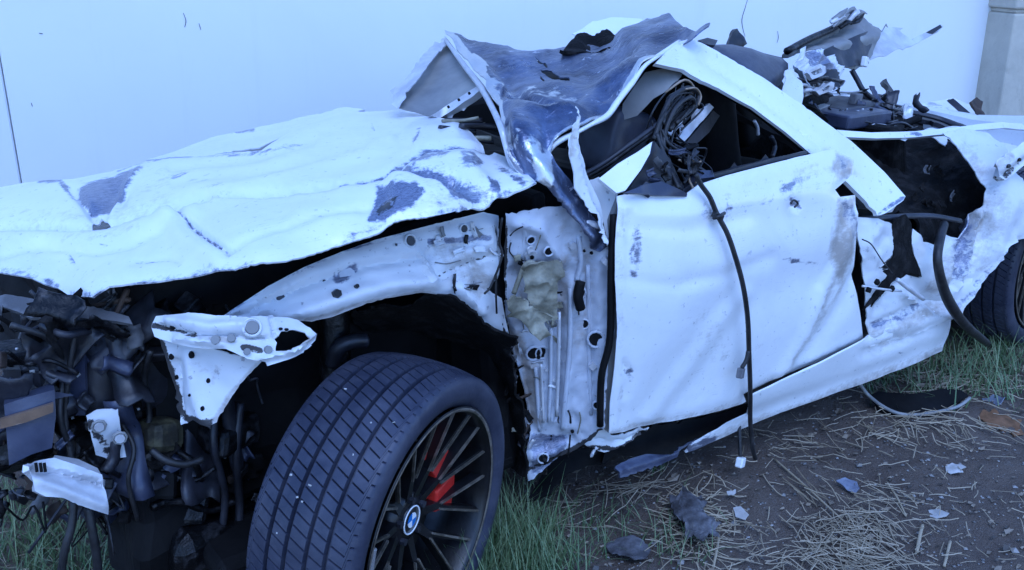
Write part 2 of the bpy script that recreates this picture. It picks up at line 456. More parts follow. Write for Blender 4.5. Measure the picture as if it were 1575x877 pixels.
# wall plaster
k = N('wall_plaster')
a = k.mix(k.ramp(k.noise(.8, 6, .6, .4), .3, .75), (.80, .81, .81), (.74, .75, .76))
a = k.mix(k.math('MULTIPLY', k.ramp(k.noise(22, 8, .75, .5), .70, .76), .5), a, (.50, .50, .50))
a = k.mix(k.math('MULTIPLY', k.ramp(k.noise(2.2, 6, .7, .6, scale=(3, 3, .35)), .55, .85), .22), a, (.55, .55, .54))
k.base(a); k.rough(.75); k.bump(k.noise(30, 8), .08, .004); MT['wall'] = k.m
k = N('post_concrete')
a = k.mix(k.ramp(k.noise(5, 8, .7, .5), .3, .7), (.44, .405, .33), (.56, .52, .43))
a = k.mix(k.math('MULTIPLY', k.ramp(k.noise(2.2, 8, .75, .6, scale=(2, 2, 1)), .55, .72), .55), a, (.27, .235, .18))
a = k.mix(k.math('MULTIPLY', k.ramp(k.noise(40, 6, .7), .62, .72), .4), a, (.2, .18, .15))
k.base(a); k.rough(.85); k.bump(k.noise(40, 8), .4, .006); MT['post'] = k.m
k = N('soil')
a = k.mix(k.ramp(k.noise(3, 8, .7, .3), .35, .68), (.118, .088, .068), (.185, .146, .116))
a = k.mix(k.ramp(k.noise(60, 8, .7), .55, .7), a, (.19, .165, .145))
a = k.mix(k.ramp(k.noise(25, 6, .7), .62, .7), a, (.030, .026, .022))
k.base(a); k.rough(.9); k.b.inputs['Specular IOR Level'].default_value = .25
k.bump(k.math('ADD', k.noise(45, 10, .7), k.math('MULTIPLY', k.noise(180, 4), .4)), 1.0, .018); MT['soil'] = k.m
def blade_mat(name, c1, c2):
    k = N(name); g = k.n('ShaderNodeNewGeometry'); 
    k.base(k.mix(g.outputs['Random Per Island'], c1, c2)); k.rough(.55); return k.m
MT['grass'] = blade_mat('grass_blades', (.05, .11, .035), (.20, .25, .12))
MT['straw'] = blade_mat('dry_straw', (.20, .16, .10), (.42, .35, .24))
MT['pebble'] = blade_mat('pebbles', (.07, .065, .06), (.30, .28, .26))
MT['leaf'] = simple('brown_leaf', (.15, .075, .03), (.24, .12, .055), .7, 0, 30, .3, 60)
MT['scrap_blue'] = simple('blue_scrap', (.13, .14, .19), (.24, .26, .32), .4, 0, 20, .3, 50)
MT['scrap_pale'] = simple('pale_scrap', (.38, .36, .33), (.52, .50, .48), .6, 0, 20, .3, 50)
MT['muddy'] = simple('muddy_plastic', (.045, .042, .045), (.13, .125, .135), .6, 0, 24, .6, 60)
MT['rag'] = simple('grey_rag', (.08, .08, .085), (.20, .20, .21), .8, 0, 12, .5, 60)
k = N('printed_wrapper')
a = k.mix(k.ramp(k.noise(28, 3, .5), .48, .52), (.75, .76, .78), (.08, .16, .45)); k.base(a); k.rough(.25); MT['wrapper'] = k.m

# ---------------------------------------------------------------- the setting
g = []; gf = []
def gz(x, y):
    v = Vector((x, y, 0))
    return 0.022 * mnoise.noise(v * 1.7) + 0.014 * mnoise.noise(v * 5 + Vector((3, 1, 0))) + 0.010 * mnoise.noise(v * 14) + 0.005 * mnoise.noise(v * 33) - 0.005
xs = np.r_[np.linspace(-60, -4, 10), np.arange(-2.5, -.8, .06), np.arange(-.75, 3, .018), np.arange(3.02, 7, .06), np.linspace(8, 60, 10)]
ys = np.r_[np.linspace(-60, -5, 10), np.arange(-3, -1.25, .06), np.arange(-1.2, .9, .018), np.arange(.92, 5.5, .06), np.linspace(7, 60, 10)]
for x in xs:
    for y in ys: g.append((x, y, gz(x, y) if abs(x) < 8 and abs(y) < 6 else -0.005))
ny = len(ys)
for i in range(len(xs) - 1):
    for j in range(ny - 1): gf.append((i * ny + j, (i + 1) * ny + j, (i + 1) * ny + j + 1, i * ny + j + 1))
tag(link('ground', mesh('ground', g, gf), MT['soil']), kind='structure')

# wall: a run of plastered slabs behind the car
_a = math.radians(14)
WALL_D = _r * math.cos(_a) + _w * math.sin(_a)
WALL_N = -( _w * math.cos(_a) - _r * math.sin(_a))
WALL_O = np.array([CAM[0], CAM[1], 0]) + _w * 5.55
wall = empty('boundary_wall', tuple(WALL_O + WALL_D * 1.0))
tag(wall, 'tall white plastered wall with a thin vertical joint behind the wrecked car', 'wall')
def along(x, y): return float((P(x, y, 'W', 0) - WALL_O) @ WALL_D)
seam = (along(0, 100) + along(35, 275)) / 2
WROT = Matrix((tuple(WALL_D), tuple(-WALL_N), (0, 0, 1))).transposed().to_4x4()
post_l = (along(1518, 0) + along(1496, 155)) / 2
for i, (a0, a1) in enumerate(((seam - 9.0, seam - .008), (seam, post_l + .1), (post_l + .108, post_l + 12.0))):
    bm = bevbox((a1 - a0, .22, 3.4), .006, 1)
    M = Matrix.Translation(Vector(WALL_O + WALL_D * (a0 + a1) / 2 - WALL_N * (.11 + (.006 if i == 0 else 0)) + np.array([0, 0, 1.6]))) @ WROT
    bm_link('wall_panel', bm, MT['wall'], wall, M)
for pts in ([(1150, -2), (1146, 12), (1141, 30), (1143, 46), (1146, 56)], [(1196, 48), (1197, 58), (1195, 66)], [(282, 20), (286, 32), (284, 42)], [(306, 36), (309, 46)], [(60, 51), (66, 52)], [(48, 158), (50, 164)]):
    tube('crack', [P(x, y, 'W', 0) + WALL_N * .001 for x, y in pts], [.002, .0035, .002], MT['rag'], wall, n=5, k=4, flat=.6)
post = empty('concrete_post', tuple(WALL_O + WALL_D * (post_l + .22) + WALL_N * .08))
tag(post, 'weathered beige concrete post standing against the wall at the right edge', 'post')
zc = float(P(1530, 14, 'W', 0)[2])
def postbox(nm, w, dd, z0, z1, seed):
    bm = bevbox((w, dd, z1 - z0), .012, 2)
    M = Matrix.Translation(Vector(WALL_O + WALL_D * (post_l + .02 + .21) + WALL_N * .10 + np.array([0, 0, (z0 + z1) / 2]))) @ WROT
    bm_link(nm, bm, MT['post'], post, M)
tube('crack', [P(x, y, 'W', 0) + WALL_N * .235 for x, y in ((1549, 20), (1546, 40), (1541, 66), (1543, 84), (1537, 104))], [.004, .006, .003, .005, .002], MT['rag'], post, n=5, k=4, flat=.5)
postbox('shaft', .42, .26, -.1, zc - .012, 1)
postbox('collar', .40, .24, zc - .012, zc + .014, 2)
postbox('cap', .44, .28, zc + .014, zc + 1.2, 3)

# ---------------------------------------------------------------- the wrecked car
car = empty('wrecked_car', (1.4, .9, 0))
tag(car, 'crushed white coupe with torn roof, missing front wing and exposed front wheel', 'car')

# hood -----------------------------------------------------------
hood_c = [(0, 285, 'Z', .92), (0, 414, 'Z', .86), (-40, 350, 'Z', .88), (100, 445, 'Z', .86), (150, 440, 'Z', .89), (245, 424, 'Z', .91), (350, 408, 'Y', .16), (500, 379, 'Y', .13),
          (606, 339, 'Y', .13), (737, 319, 'Y', .13), (825, 280, 'Y', .14), (750, 229, 'Z', 1.03), (606, 170, 'Z', 1.02),
          (300, 222, 'Z', .97), (400, 300, 'Z', 1.0), (150, 330, 'Z', .93), (600, 250, 'Z', 1.035), (500, 330, 'Z', .99), (700, 290, 'Z', 1.015)]
hood_s = Surf(hood_c)
hood_o = [(-60, 300), (0, 284), (35, 276), (75, 272), (110, 271), (150, 263), (180, 257), (215, 251), (270, 241), (340, 232), (400, 226), (453, 192), (526, 167), (584, 169), (606, 167), (643, 175),
          (697, 187), (726, 204), (750, 229), (781, 240), (800, 258), (825, 281), (781, 302), (737, 319), (672, 328), (606, 341), (584, 354), (500, 380),
          (435, 399), (380, 407), (245, 424), (163, 434), (136, 452), (103, 451), (85, 437), (45, 420), (0, 414), (-60, 408)]
hood, _ = panel('bonnet', hood_o, hood_s, MT['paint'], car, step=5.2, rough=.35, seed=3, curl=.006, ridge=((.0022, 4.5), (.001, 14)),
    holes=[[(150, 319), (168, 336), (150, 337), (133, 340), (140, 328)]],
    noise=((.013, 1.8), (.002, 7)), thick=.004,
    creases=[([(-20, 348), (60, 344), (115, 346), (175, 333), (241, 321), (330, 300), (420, 290), (519, 278)], -.022, 8, 'sharp'), ([(0, 362), (110, 362), (200, 350), (300, 325)], .014, 16, 'sharp'), ([(351, 386), (420, 352), (500, 330), (566, 320)], -.010, 9, 'sharp'), ([(0, 392), (70, 372), (140, 384), (200, 372), (273, 340)], -.010, 8, 'sharp'), ([(330, 300), (420, 268), (520, 238), (600, 215)], .010, 14, 'sharp'), ([(270, 285), (380, 262), (470, 248), (560, 222)], -.008, 10, 'sharp'), ([(519, 278), (584, 270), (617, 264), (672, 272), (700, 276)], -.020, 9, 'sharp'), ([(530, 292), (600, 288), (660, 292)], .012, 18),
             ([(595, 266), (622, 248), (650, 237), (697, 231), (752, 229)], -.022, 8, 'sharp'), ([(610, 275), (660, 252), (720, 245)], .016, 16),
             ([(640, 218), (700, 206)], .012, 22),
             ([(178, 298), (150, 322)], -.026, 18), ([(112, 292), (138, 322)], -.018, 10, 'sharp'), ([(212, 268), (180, 300), (165, 330)], .014, 7, 'sharp'),
             ([(273, 324), (300, 350), (351, 386)], -.016, 9, 'sharp'), ([(255, 330), (280, 365), (330, 395)], .014, 16),
             ([(265, 262), (400, 236), (480, 212)], -.012, 10, 'sharp'), ([(0, 345), (120, 345), (180, 350)], -.010, 22), ([(200, 400), (260, 392), (272, 398)], -.007, 7, 'sharp'),
             ([(80, 398)], -.008, 30), ([(52, 388), (62, 380), (85, 378), (105, 388), (109, 405)], -.005, 4, 'sharp'),
             ([(566, 345), (590, 300)], -.010, 18), ([(690, 280), (745, 312)], -.014, 12, 'sharp'), ([(720, 262), (760, 300)], .012, 12),
             ([(470, 330), (560, 340), (610, 320)], .012, 26), ([(240, 245), (330, 300), (400, 380)], .010, 40), ([(640, 210), (630, 225)], -.006, 6)],
    wear=[([(118, 288), (135, 278), (215, 254), (224, 262), (190, 300), (170, 312), (135, 318), (116, 302)], 0, 1.0, 16), ([(150, 300), (200, 265)], 0, 0.0, 3, 1),
          ([(580, 288), (640, 284), (656, 300), (626, 328), (595, 344), (562, 343), (572, 312)], 0, 1.05, 20), ([(582, 300), (622, 300), (612, 325), (590, 338), (570, 338)], 2, .55, 16),
          ([(519, 278), (550, 274), (584, 269), (617, 263), (672, 271), (700, 275)], 0, .95, 7, 2), ([(595, 264), (622, 247), (650, 236), (697, 231), (752, 230)], 0, .9, 7, 2),
          ([(665, 270), (715, 278), (752, 306), (735, 318), (692, 302)], 0, .95, 20), ([(700, 240), (748, 246), (742, 272), (708, 268)], 0, .85, 18), ([(740, 270), (770, 285), (778, 306), (748, 300)], 0, .9, 16),
          ([(765, 258), (805, 285)], 0, .75, 12, 3), ([(610, 262), (650, 240), (700, 236), (690, 252), (640, 262)], 0, .72, 16), ([(600, 250), (800, 240), (815, 285), (740, 318), (620, 330)], 0, .34, 20),
          ([(273, 324), (300, 350), (351, 386)], 0, .8, 5, 1), ([(60, 275), (90, 274), (112, 302)], 0, .75, 9, 2), ([(240, 266), (345, 292)], 0, .5, 26, 3),
          ([(180, 260), (270, 242), (400, 230)], 0, .62, 7, 1), ([(635, 222), (645, 203)], 0, .8, 5, 1), ([(575, 200), (570, 190)], 0, .7, 4, 1),
          ([(100, 385), (109, 400)], 0, .75, 6, 2), ([(150, 370), (170, 372)], 0, .7, 5, 1), ([(380, 232), (420, 224), (470, 214)], 0, .66, 6, 1), ([(20, 380), (120, 420)], 0, .36, 30, 10),
          ([(200, 399), (270, 396)], 0, .62, 5, 1), ([(0, 412), (60, 420), (103, 448), (136, 448), (245, 422), (400, 404)], 0, .58, 12, 2),
          ([(500, 378), (606, 338), (737, 318), (825, 280)], 0, .62, 14, 2), ([(0, 340), (160, 350), (250, 300)], 1, .5, 40, 20), ([(620, 300), (780, 290)], 1, .5, 30, 20)])
# far wing strip beyond the bonnet
panel('far_wing', [(225, 246), (262, 234), (330, 212), (380, 202), (453, 184), (526, 165), (560, 168), (500, 195), (453, 205), (400, 228), (340, 236), (270, 244)],
      [(225, 246, 'Z', .93), (380, 202, 'Y', 1.42), (526, 165, 'Y', 1.42), (453, 205, 'Z', .97), (300, 230, 'Z', .94)], MT['paint'], car, step=8, noise=((.01, 4),), rough=.6,
      wear=[([(360, 204), (390, 200)], 0, .9, 4, 2)], seed=5)
panel('far_wing_side', [(225, 246), (526, 165), (560, 168), (560, 300), (300, 340), (225, 300)],
      [(225, 246, 'Y', 1.55), (526, 165, 'Y', 1.6), (400, 300, 'Y', 1.6)], MT['inner_white'], car, step=20, noise=((.015, 4),), seed=6)

# inner wing apron (the front wing is gone) ------------------------
ap_c = [(350, 488, 'Y', .27), (430, 455, 'Y', .25), (526, 400, 'Y', .25), (640, 380, 'Y', .24), (745, 340, 'Y', .23), (770, 450, 'Y', .22), (650, 452, 'Y', .20), (560, 470, 'Y', .20), (480, 492, 'Y', .22), (780, 520, 'Y', .22)]
ap_s = Surf(ap_c)
apron, _ = panel('inner_wing', [(343, 487), (380, 462), (413, 440), (470, 410), (526, 387), (580, 368), (635, 354), (708, 336), (745, 326), (768, 332), (772, 380), (768, 430), (750, 445), (775, 460), (785, 520),
        (760, 510), (735, 490), (700, 466), (690, 455), (650, 450), (600, 458), (560, 469), (510, 488), (480, 495), (440, 492), (390, 489)],
    ap_s, MT['inner_white'], car, step=6, rough=.4, seed=7, noise=((.006, 5), (.003, 14)), ridge=((.004, 8), (.004, 18)), thick=.003, curl=.010,
    creases=[([(360, 490), (470, 440), (560, 410), (660, 395)], -.014, 9, 'sharp'), ([(430, 490), (520, 462), (600, 440), (660, 436)], .018, 12),
             ([(648, 395), (655, 420), (664, 430)], .014, 6), ([(640, 392), (655, 432), (668, 436), (672, 420), (662, 390)], -.008, 4, 'sharp'),
             ([(672, 425), (720, 405), (765, 385)], -.010, 4, 'sharp'), ([(690, 400), (745, 370)], .010, 9), ([(670, 375), (720, 378), (745, 365)], -.010, 5, 'sharp'),
             ([(725, 410), (738, 440)], -.012, 6), ([(700, 440), (735, 480)], .014, 8), ([(750, 350), (762, 420)], .012, 9)],
    wear=[([(343, 487), (413, 440), (526, 387), (635, 354)], 0, .62, 5, 2), ([(470, 494), (560, 468), (650, 450), (700, 460)], 1, .9, 6, 3), ([(660, 372), (745, 365)], 0, .8, 6, 3),
          ([(672, 425), (765, 385)], 2, .7, 2, 1.5), ([(690, 390), (740, 440)], 1, .7, 30, 14), ([(760, 340), (770, 440)], 2, .6, 6, 3), ([(520, 430), (545, 412)], 0, .8, 8, 6)])
for x, y, r in ((434, 455, 9), (629, 371, 8), (712, 352, 6), (675, 367, 5), (607, 377, 2.5), (500, 432, 3)):
    disc_on('rubber_plug', ap_s, x, y, r, MT['dark_plastic'], apron, ring=MT['inner_white'], n=14)
disc_on('bolt_boss', ap_s, 535, 421, 15, MT['pale_metal'], apron, h=.012, n=10, squash=.8)
disc_on('bolt', ap_s, 514, 454, 8, MT['oily'], apron, h=.014, n=6)
disc_on('bolt', ap_s, 545, 443, 4, MT['oily'], apron, h=.012, n=6)

# hinge pillar -----------------------------------------------------
hp_c = [(775, 330, 'Y', .19), (870, 345, 'Y', .15), (935, 390, 'Y', .12), (940, 520, 'Y', .11), (850, 520, 'Y', .20), (790, 500, 'Y', .23), (810, 640, 'Y', .24), (890, 660, 'Y', .17), (812, 735, 'Y', .24), (925, 640, 'Y', .12)]
hp_s = Surf(hp_c)
hinge, _ = panel('hinge_pillar', [(776, 326), (800, 322), (838, 318), (870, 318), (905, 345), (945, 372), (946, 500), (935, 560), (930, 655), (905, 676), (886, 690), (860, 700), (835, 720), (812, 738), (807, 700), (815, 660), (808, 600), (795, 560), (785, 520), (776, 470)],
    hp_s, MT['pillar'], car, step=5, rough=.6, seed=9, noise=((.006, 6), (.003, 17)), ridge=((.004, 9), (.004, 19), (.003, 40)), thick=.003,
    holes=[[(886, 436), (891, 428), (896, 436), (896, 470), (889, 476), (884, 462)][::1]],
    creases=[([(862, 470), (860, 560), (856, 640)], -.022, 5, 'sharp'), ([(848, 460), (846, 640)], .018, 7), ([(878, 440), (876, 560), (868, 650)], .016, 8), ([(780, 500), (806, 560), (820, 660)], -.015, 7, 'sharp'),
             ([(905, 400), (910, 640)], -.018, 8), ([(812, 560), (830, 560), (832, 650)], .014, 6), ([(790, 340), (830, 350), (860, 400)], .016, 9), ([(800, 420), (850, 440)], -.03, 16),
             ([(840, 680), (880, 670)], -.02, 6, 'sharp'), ([(820, 700), (850, 690)], .02, 8), ([(776, 470), (782, 520)], -.02, 6)],
    wear=[([(785, 385), (880, 385), (880, 500), (790, 500)], 1, .85, 24), ([(862, 470), (858, 650)], 2, .7, 2, 1.2), ([(790, 520), (815, 560), (820, 640)], 1, 1.0, 14, 8),
          ([(812, 660), (880, 670), (850, 720), (812, 735)], 0, .85, 10), ([(776, 340), (776, 470)], 2, .75, 5, 2), ([(870, 350), (905, 420), (890, 520)], 1, .7, 18, 8), ([(812, 720), (880, 690), (925, 660)], 2, .75, 5, 3)])
for x, y, r in ((840, 381, 7), (814, 366, 6), (898, 499, 7), (917, 521, 11), (820, 542, 10), (833, 541, 9), (919, 622, 6), (832, 697, 7), (891, 452, 9), (770, 390, 2.5)):
    disc_on('rubber_plug', hp_s, x, y, r, MT['black'], hinge, ring=MT['pillar'], n=12)
disc_on('washer', hp_s, 814, 390, 11, MT['pale_metal'], hinge, h=.008, n=16)
disc_on('bolt', hp_s, 814, 390, 4, MT['oily'], hinge, h=.016, n=6)
disc_on('bolt', hp_s, 878, 374, 7, MT['pale_metal'], hinge, h=.02, n=6)
disc_on('bolt', hp_s, 912, 563, 8, MT['pale_metal'], hinge, h=.03, n=4)
disc_on('bolt', hp_s, 928, 398, 7, MT['pale_metal'], hinge, h=.03, n=4)
# tan sealant and crumpled reinforcement on the pillar
for (ol, sd) in (([(800, 405), (812, 400), (860, 402), (868, 412), (855, 428), (856, 470), (848, 500), (835, 480), (815, 470), (806, 440)], 1),
                 ([(776, 458), (790, 450), (806, 458), (830, 480), (850, 486), (836, 496), (846, 512), (828, 520), (815, 508), (800, 490), (780, 486)], 2)):
    panel('crumpled_bracket', ol, [(c[0], c[1], 'Y', c[3] - .035 - .012 * sd) for c in hp_c], MT['tan'], car, step=3.6, rough=1.4, seed=20 + sd, noise=((.006, 12),), ridge=((.014, 13), (.007, 30)), thick=.004)
ptube('sealant_bead', [(790, 452, 'Y', .17), (800, 425, 'Y', .165), (808, 408, 'Y', .165), (818, 404, 'Y', .16), (835, 412, 'Y', .155), (860, 408, 'Y', .15)], .006, MT['tan'], car, n=7)
ptube('sealant_bead', [(826, 424, 'Y', .15), (832, 440, 'Y', .15), (836, 458, 'Y', .15)], .004, MT['tan'], car, n=6)
ptube('wire', [(772, 335, 'Y', .17), (768, 372, 'Y', .18), (772, 395, 'Y', .18), (755, 440, 'Y', .19), (745, 452, 'Y', .19)], .003, MT['cable'], car, n=6)
ptube('wire', [(763, 420, 'Y', .19), (763, 455, 'Y', .19), (764, 482, 'Y', .2)], .0025, MT['cable'], car, n=6)
for pts, r_ in (([(876, 440), (876, 520), (870, 600), (864, 655)], .010), ([(906, 410), (907, 480), (906, 560), (908, 640)], .009), ([(846, 500), (845, 570), (842, 640)], .008), ([(822, 560), (826, 610), (830, 660)], .009), ([(888, 360), (892, 400), (886, 430)], .010), ([(800, 335), (806, 360), (800, 395)], .008)):
    tube('pressed_rib', [hp_s.at(x, y, -.002)[0] for x, y in pts], r_, MT['pillar'], hinge, n=8, flat=.7)
ptube('pipe', [(860, 480, 'Y', .16), (859, 560, 'Y', .165), (856, 640, 'Y', .17)], .005, MT['pale_metal'], car, n=6)
ptube('pipe', [(832, 560, 'Y', .19), (834, 600, 'Y', .2), (836, 650, 'Y', .2)], .004, MT['pale_metal'], car, n=6)

# door ----------------------------------------------------------------
dr_c = [(955, 301, 'Y', .085), (945, 500, 'Y', .07), (939, 668, 'Y', .10), (1075, 283, 'Y', .07), (1240, 238, 'Y', .06), (1313, 240, 'Y', .05), (1323, 400, 'Y', .0), (1333, 531, 'Y', .04), (1150, 620, 'Y', .07),
        (1100, 420, 'Y', .03), (1220, 400, 'Y', .015), (1020, 420, 'Y', .045)]
dr_s = Surf(dr_c)
door, _ = panel('door', [(953, 302), (975, 297), (1003, 298), (1055, 301), (1078, 284), (1120, 270), (1180, 254), (1240, 239), (1272, 231), (1285, 229), (1303, 238), (1314, 246), (1313, 268), (1300, 278), (1283, 292), (1292, 303), (1316, 300),
        (1320, 350), (1323, 400), (1326, 470), (1331, 521), (1335, 531), (1270, 560), (1200, 589), (1152, 612), (1152, 621), (1110, 634), (1076, 643), (1040, 652), (1002, 659), (965, 668), (939, 669), (940, 620), (946, 560), (950, 505), (948, 430), (949, 370)],
    dr_s, MT['paint'], car, step=7, rough=.2, seed=13, noise=((.010, 1.8), (.0015, 8)), ridge=((.0018, 4),), thick=.004, curl=.006,
    creases=[([(960, 340), (1060, 335), (1150, 310), (1290, 290)], .006, 24), ([(955, 345), (1060, 350), (1150, 330)], -.004, 14), ([(1000, 655), (1060, 590), (1130, 480), (1210, 440), (1320, 420)], -.018, 44), ([(1000, 648), (1060, 570), (1110, 500), (1150, 455)], .009, 20, 'sharp'), ([(960, 430), (1040, 440), (1110, 425), (1190, 395)], -.003, 14, 'sharp'),
             ([(1335, 531), (1200, 589), (1150, 614)], -.016, 10, 'sharp'), ([(1316, 330), (1300, 400), (1270, 450), (1240, 520), (1200, 580)], .010, 12, 'sharp'), ([(1230, 560), (1300, 470), (1322, 430)], -.012, 10),
             ([(1060, 430), (1130, 425), (1190, 400)], -.004, 16), ([(958, 320), (956, 500), (946, 660)], .006, 8), ([(966, 330), (964, 500), (956, 655)], -.006, 6),
             ([(962, 560), (972, 575), (964, 610)], -.008, 6, 'sharp'), ([(1222, 314)], -.01, 7), ([(1300, 320), (1290, 400), (1270, 440)], -.006, 9, 'sharp')],
    wear=[([(1285, 228), (1314, 245), (1313, 268), (1290, 282), (1270, 262)], 1, 1.05, 16), ([(1285, 235), (1310, 255), (1290, 275)], 0, .85, 14), ([(1284, 303), (1318, 298), (1324, 395), (1308, 440), (1290, 440), (1276, 380)], 1, 1.0, 18), ([(1310, 430), (1270, 480), (1240, 540)], 1, .62, 14, 5), ([(1100, 300), (1270, 262)], 1, .5, 24, 8), ([(955, 320), (955, 640)], 1, .55, 12, 3), ([(1050, 560), (1200, 520)], 1, .42, 40, 10), ([(1300, 310), (1318, 360)], 0, .72, 14, 5),
          ([(1305, 400), (1280, 450), (1255, 500), (1210, 575)], 1, .72, 6, 3), ([(956, 570), (974, 560), (978, 585), (962, 612), (968, 590)], 0, .72, 4), ([(1090, 330), (1290, 270)], 0, .44, 26, 10), ([(980, 350), (975, 420)], 0, .66, 14, 4),
          ([(1210, 400), (1270, 410)], 0, .6, 6, 2), ([(1216, 310), (1228, 318)], 0, .8, 4, 3), ([(1200, 290), (1215, 285)], 0, .8, 6, 5), ([(940, 668), (1076, 642), (1152, 618)], 1, .75, 14, 2), ([(1060, 440), (1110, 560)], 1, .45, 50, 20)])
ptube('door_dent_ring', [(1216, 313, 'Y', .012), (1221, 308, 'Y', .012), (1227, 313, 'Y', .012), (1222, 319, 'Y', .012)], .003, MT['dark_plastic'], door, n=6)
# folded front edge of the door shell and black seal
panel('door_edge', [(950, 302), (942, 340), (942, 516), (927, 575), (926, 655), (939, 668), (946, 560), (951, 505), (949, 400)],
      [(c[0], c[1], 'Y', c[3] + .03) for c in dr_c], MT['grey_sheet'], car, step=8, noise=((.004, 12),), thick=.02, seed=14)
ptube('door_seal', [(944, 330, 'Y', .10), (940, 420, 'Y', .09), (938, 520, 'Y', .09), (925, 580, 'Y', .10), (923, 655, 'Y', .11)], .009, MT['black'], car, n=8)
ptube('door_seal', [(893, 433, 'Y', .13), (889, 455, 'Y', .13), (893, 475, 'Y', .13)], .012, MT['black'], car, n=8)
panel('window_sill_trim', [(1055, 301), (1078, 282), (1120, 268), (1180, 252), (1240, 237), (1240, 232), (1180, 246), (1120, 262), (1075, 274), (1050, 292)],
      [(1055, 301, 'Y', .09), (1120, 268, 'Y', .085), (1240, 235, 'Y', .08), (1180, 246, 'Y', .09)], MT['dark_plastic'], car, step=6, thick=.02, noise=((.006, 14),), seed=15)
# inside of the door shell
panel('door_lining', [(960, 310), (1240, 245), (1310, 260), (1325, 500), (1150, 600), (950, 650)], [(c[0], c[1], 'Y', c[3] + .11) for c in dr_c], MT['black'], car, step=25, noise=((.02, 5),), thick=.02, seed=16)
# sill -------------------------------------------------------------------
sl_c = [(1466, 486, 'Y', .0), (1451, 541, 'Y', .02), (1335, 540, 'Y', .02), (1325, 592, 'Y', .05), (1150, 630, 'Y', .09), (1160, 655, 'Y', .11), (1060, 690, 'Y', .14)]
sl_s = Surf(sl_c)
panel('sill', [(1335, 522), (1390, 500), (1466, 474), (1467, 486), (1460, 515), (1451, 541), (1400, 562), (1325, 592), (1260, 614), (1200, 635), (1150, 657), (1100, 678), (1066, 692), (1054, 696), (1062, 684), (1090, 668), (1130, 650), (1152, 640), (1152, 610), (1200, 586)],
    sl_s, MT['paint'], car, step=8, seed=17, rough=0, noise=((.006, 4), (.003, 12)), thick=.006,
    creases=[([(1445, 530), (1325, 580), (1200, 620), (1120, 655)], -.006, 9), ([(1330, 545), (1460, 490)], -.01, 6), ([(1340, 520), (1466, 476)], -.012, 8, 'sharp')],
    wear=[([(1451, 541), (1325, 592), (1150, 657), (1066, 692)], 1, .8, 16, 4), ([(1340, 540), (1460, 484)], 1, .6, 10, 4), ([(1100, 672), (1060, 690)], 0, .8, 6, 4), ([(1380, 540), (1395, 548)], 0, .6, 4, 2)])
panel('sill_lip', [(888, 655), (925, 655), (940, 669), (1000, 660), (981, 673), (950, 688), (929, 696), (905, 688), (888, 676)],
      [(888, 668, 'Y', .17), (929, 694, 'Y', .15), (1000, 660, 'Y', .10), (925, 655, 'Y', .15)], MT['paint_dirty'], car, step=5, rough=1.2, seed=18, noise=((.012, 12),),
      creases=[([(890, 672), (940, 680), (990, 668)], -.012, 4, 'sharp')], wear=[([(905, 690), (950, 688), (1000, 664)], 2, .75, 5, 2)])
panel('sill_underside', [(940, 676), (1000, 660), (1076, 644), (1152, 622), (1152, 642), (1090, 668), (1055, 692), (1020, 700), (985, 704), (950, 700), (925, 712)],
      [(940, 690, 'Y', .26), (1076, 650, 'Y', .2), (1152, 630, 'Y', .14), (1050, 690, 'Y', .2)], MT['black'], car, step=8, seed=19, noise=((.015, 9),), rough=1.2, thick=.01)
panel('torn_underbody_panel', [(947, 717), (968, 706), (992, 699), (1030, 700), (1060, 680), (1075, 674), (1046, 694), (1043, 703), (1010, 718), (955, 735)],
      [(947, 720, 'Y', .12), (992, 702, 'Y', .13), (1044, 702, 'Y', .12), (1070, 678, 'Y', .14)], MT['blue_plastic'], car, step=5, seed=21, noise=((.01, 12),), rough=.8, thick=.006,
      creases=[([(950, 725), (1040, 698)], .008, 5)])
panel('torn_underbody_panel', [(830, 735), (850, 705), (880, 693), (915, 690), (945, 695), (935, 712), (905, 716), (870, 730), (850, 760), (810, 770)],
      [(830, 735, 'Y', .3), (915, 690, 'Y', .28), (935, 712, 'Y', .26), (850, 750, 'Y', .26)], MT['black'], car, step=6, seed=22, noise=((.03, 9),), rough=2, thick=.008)

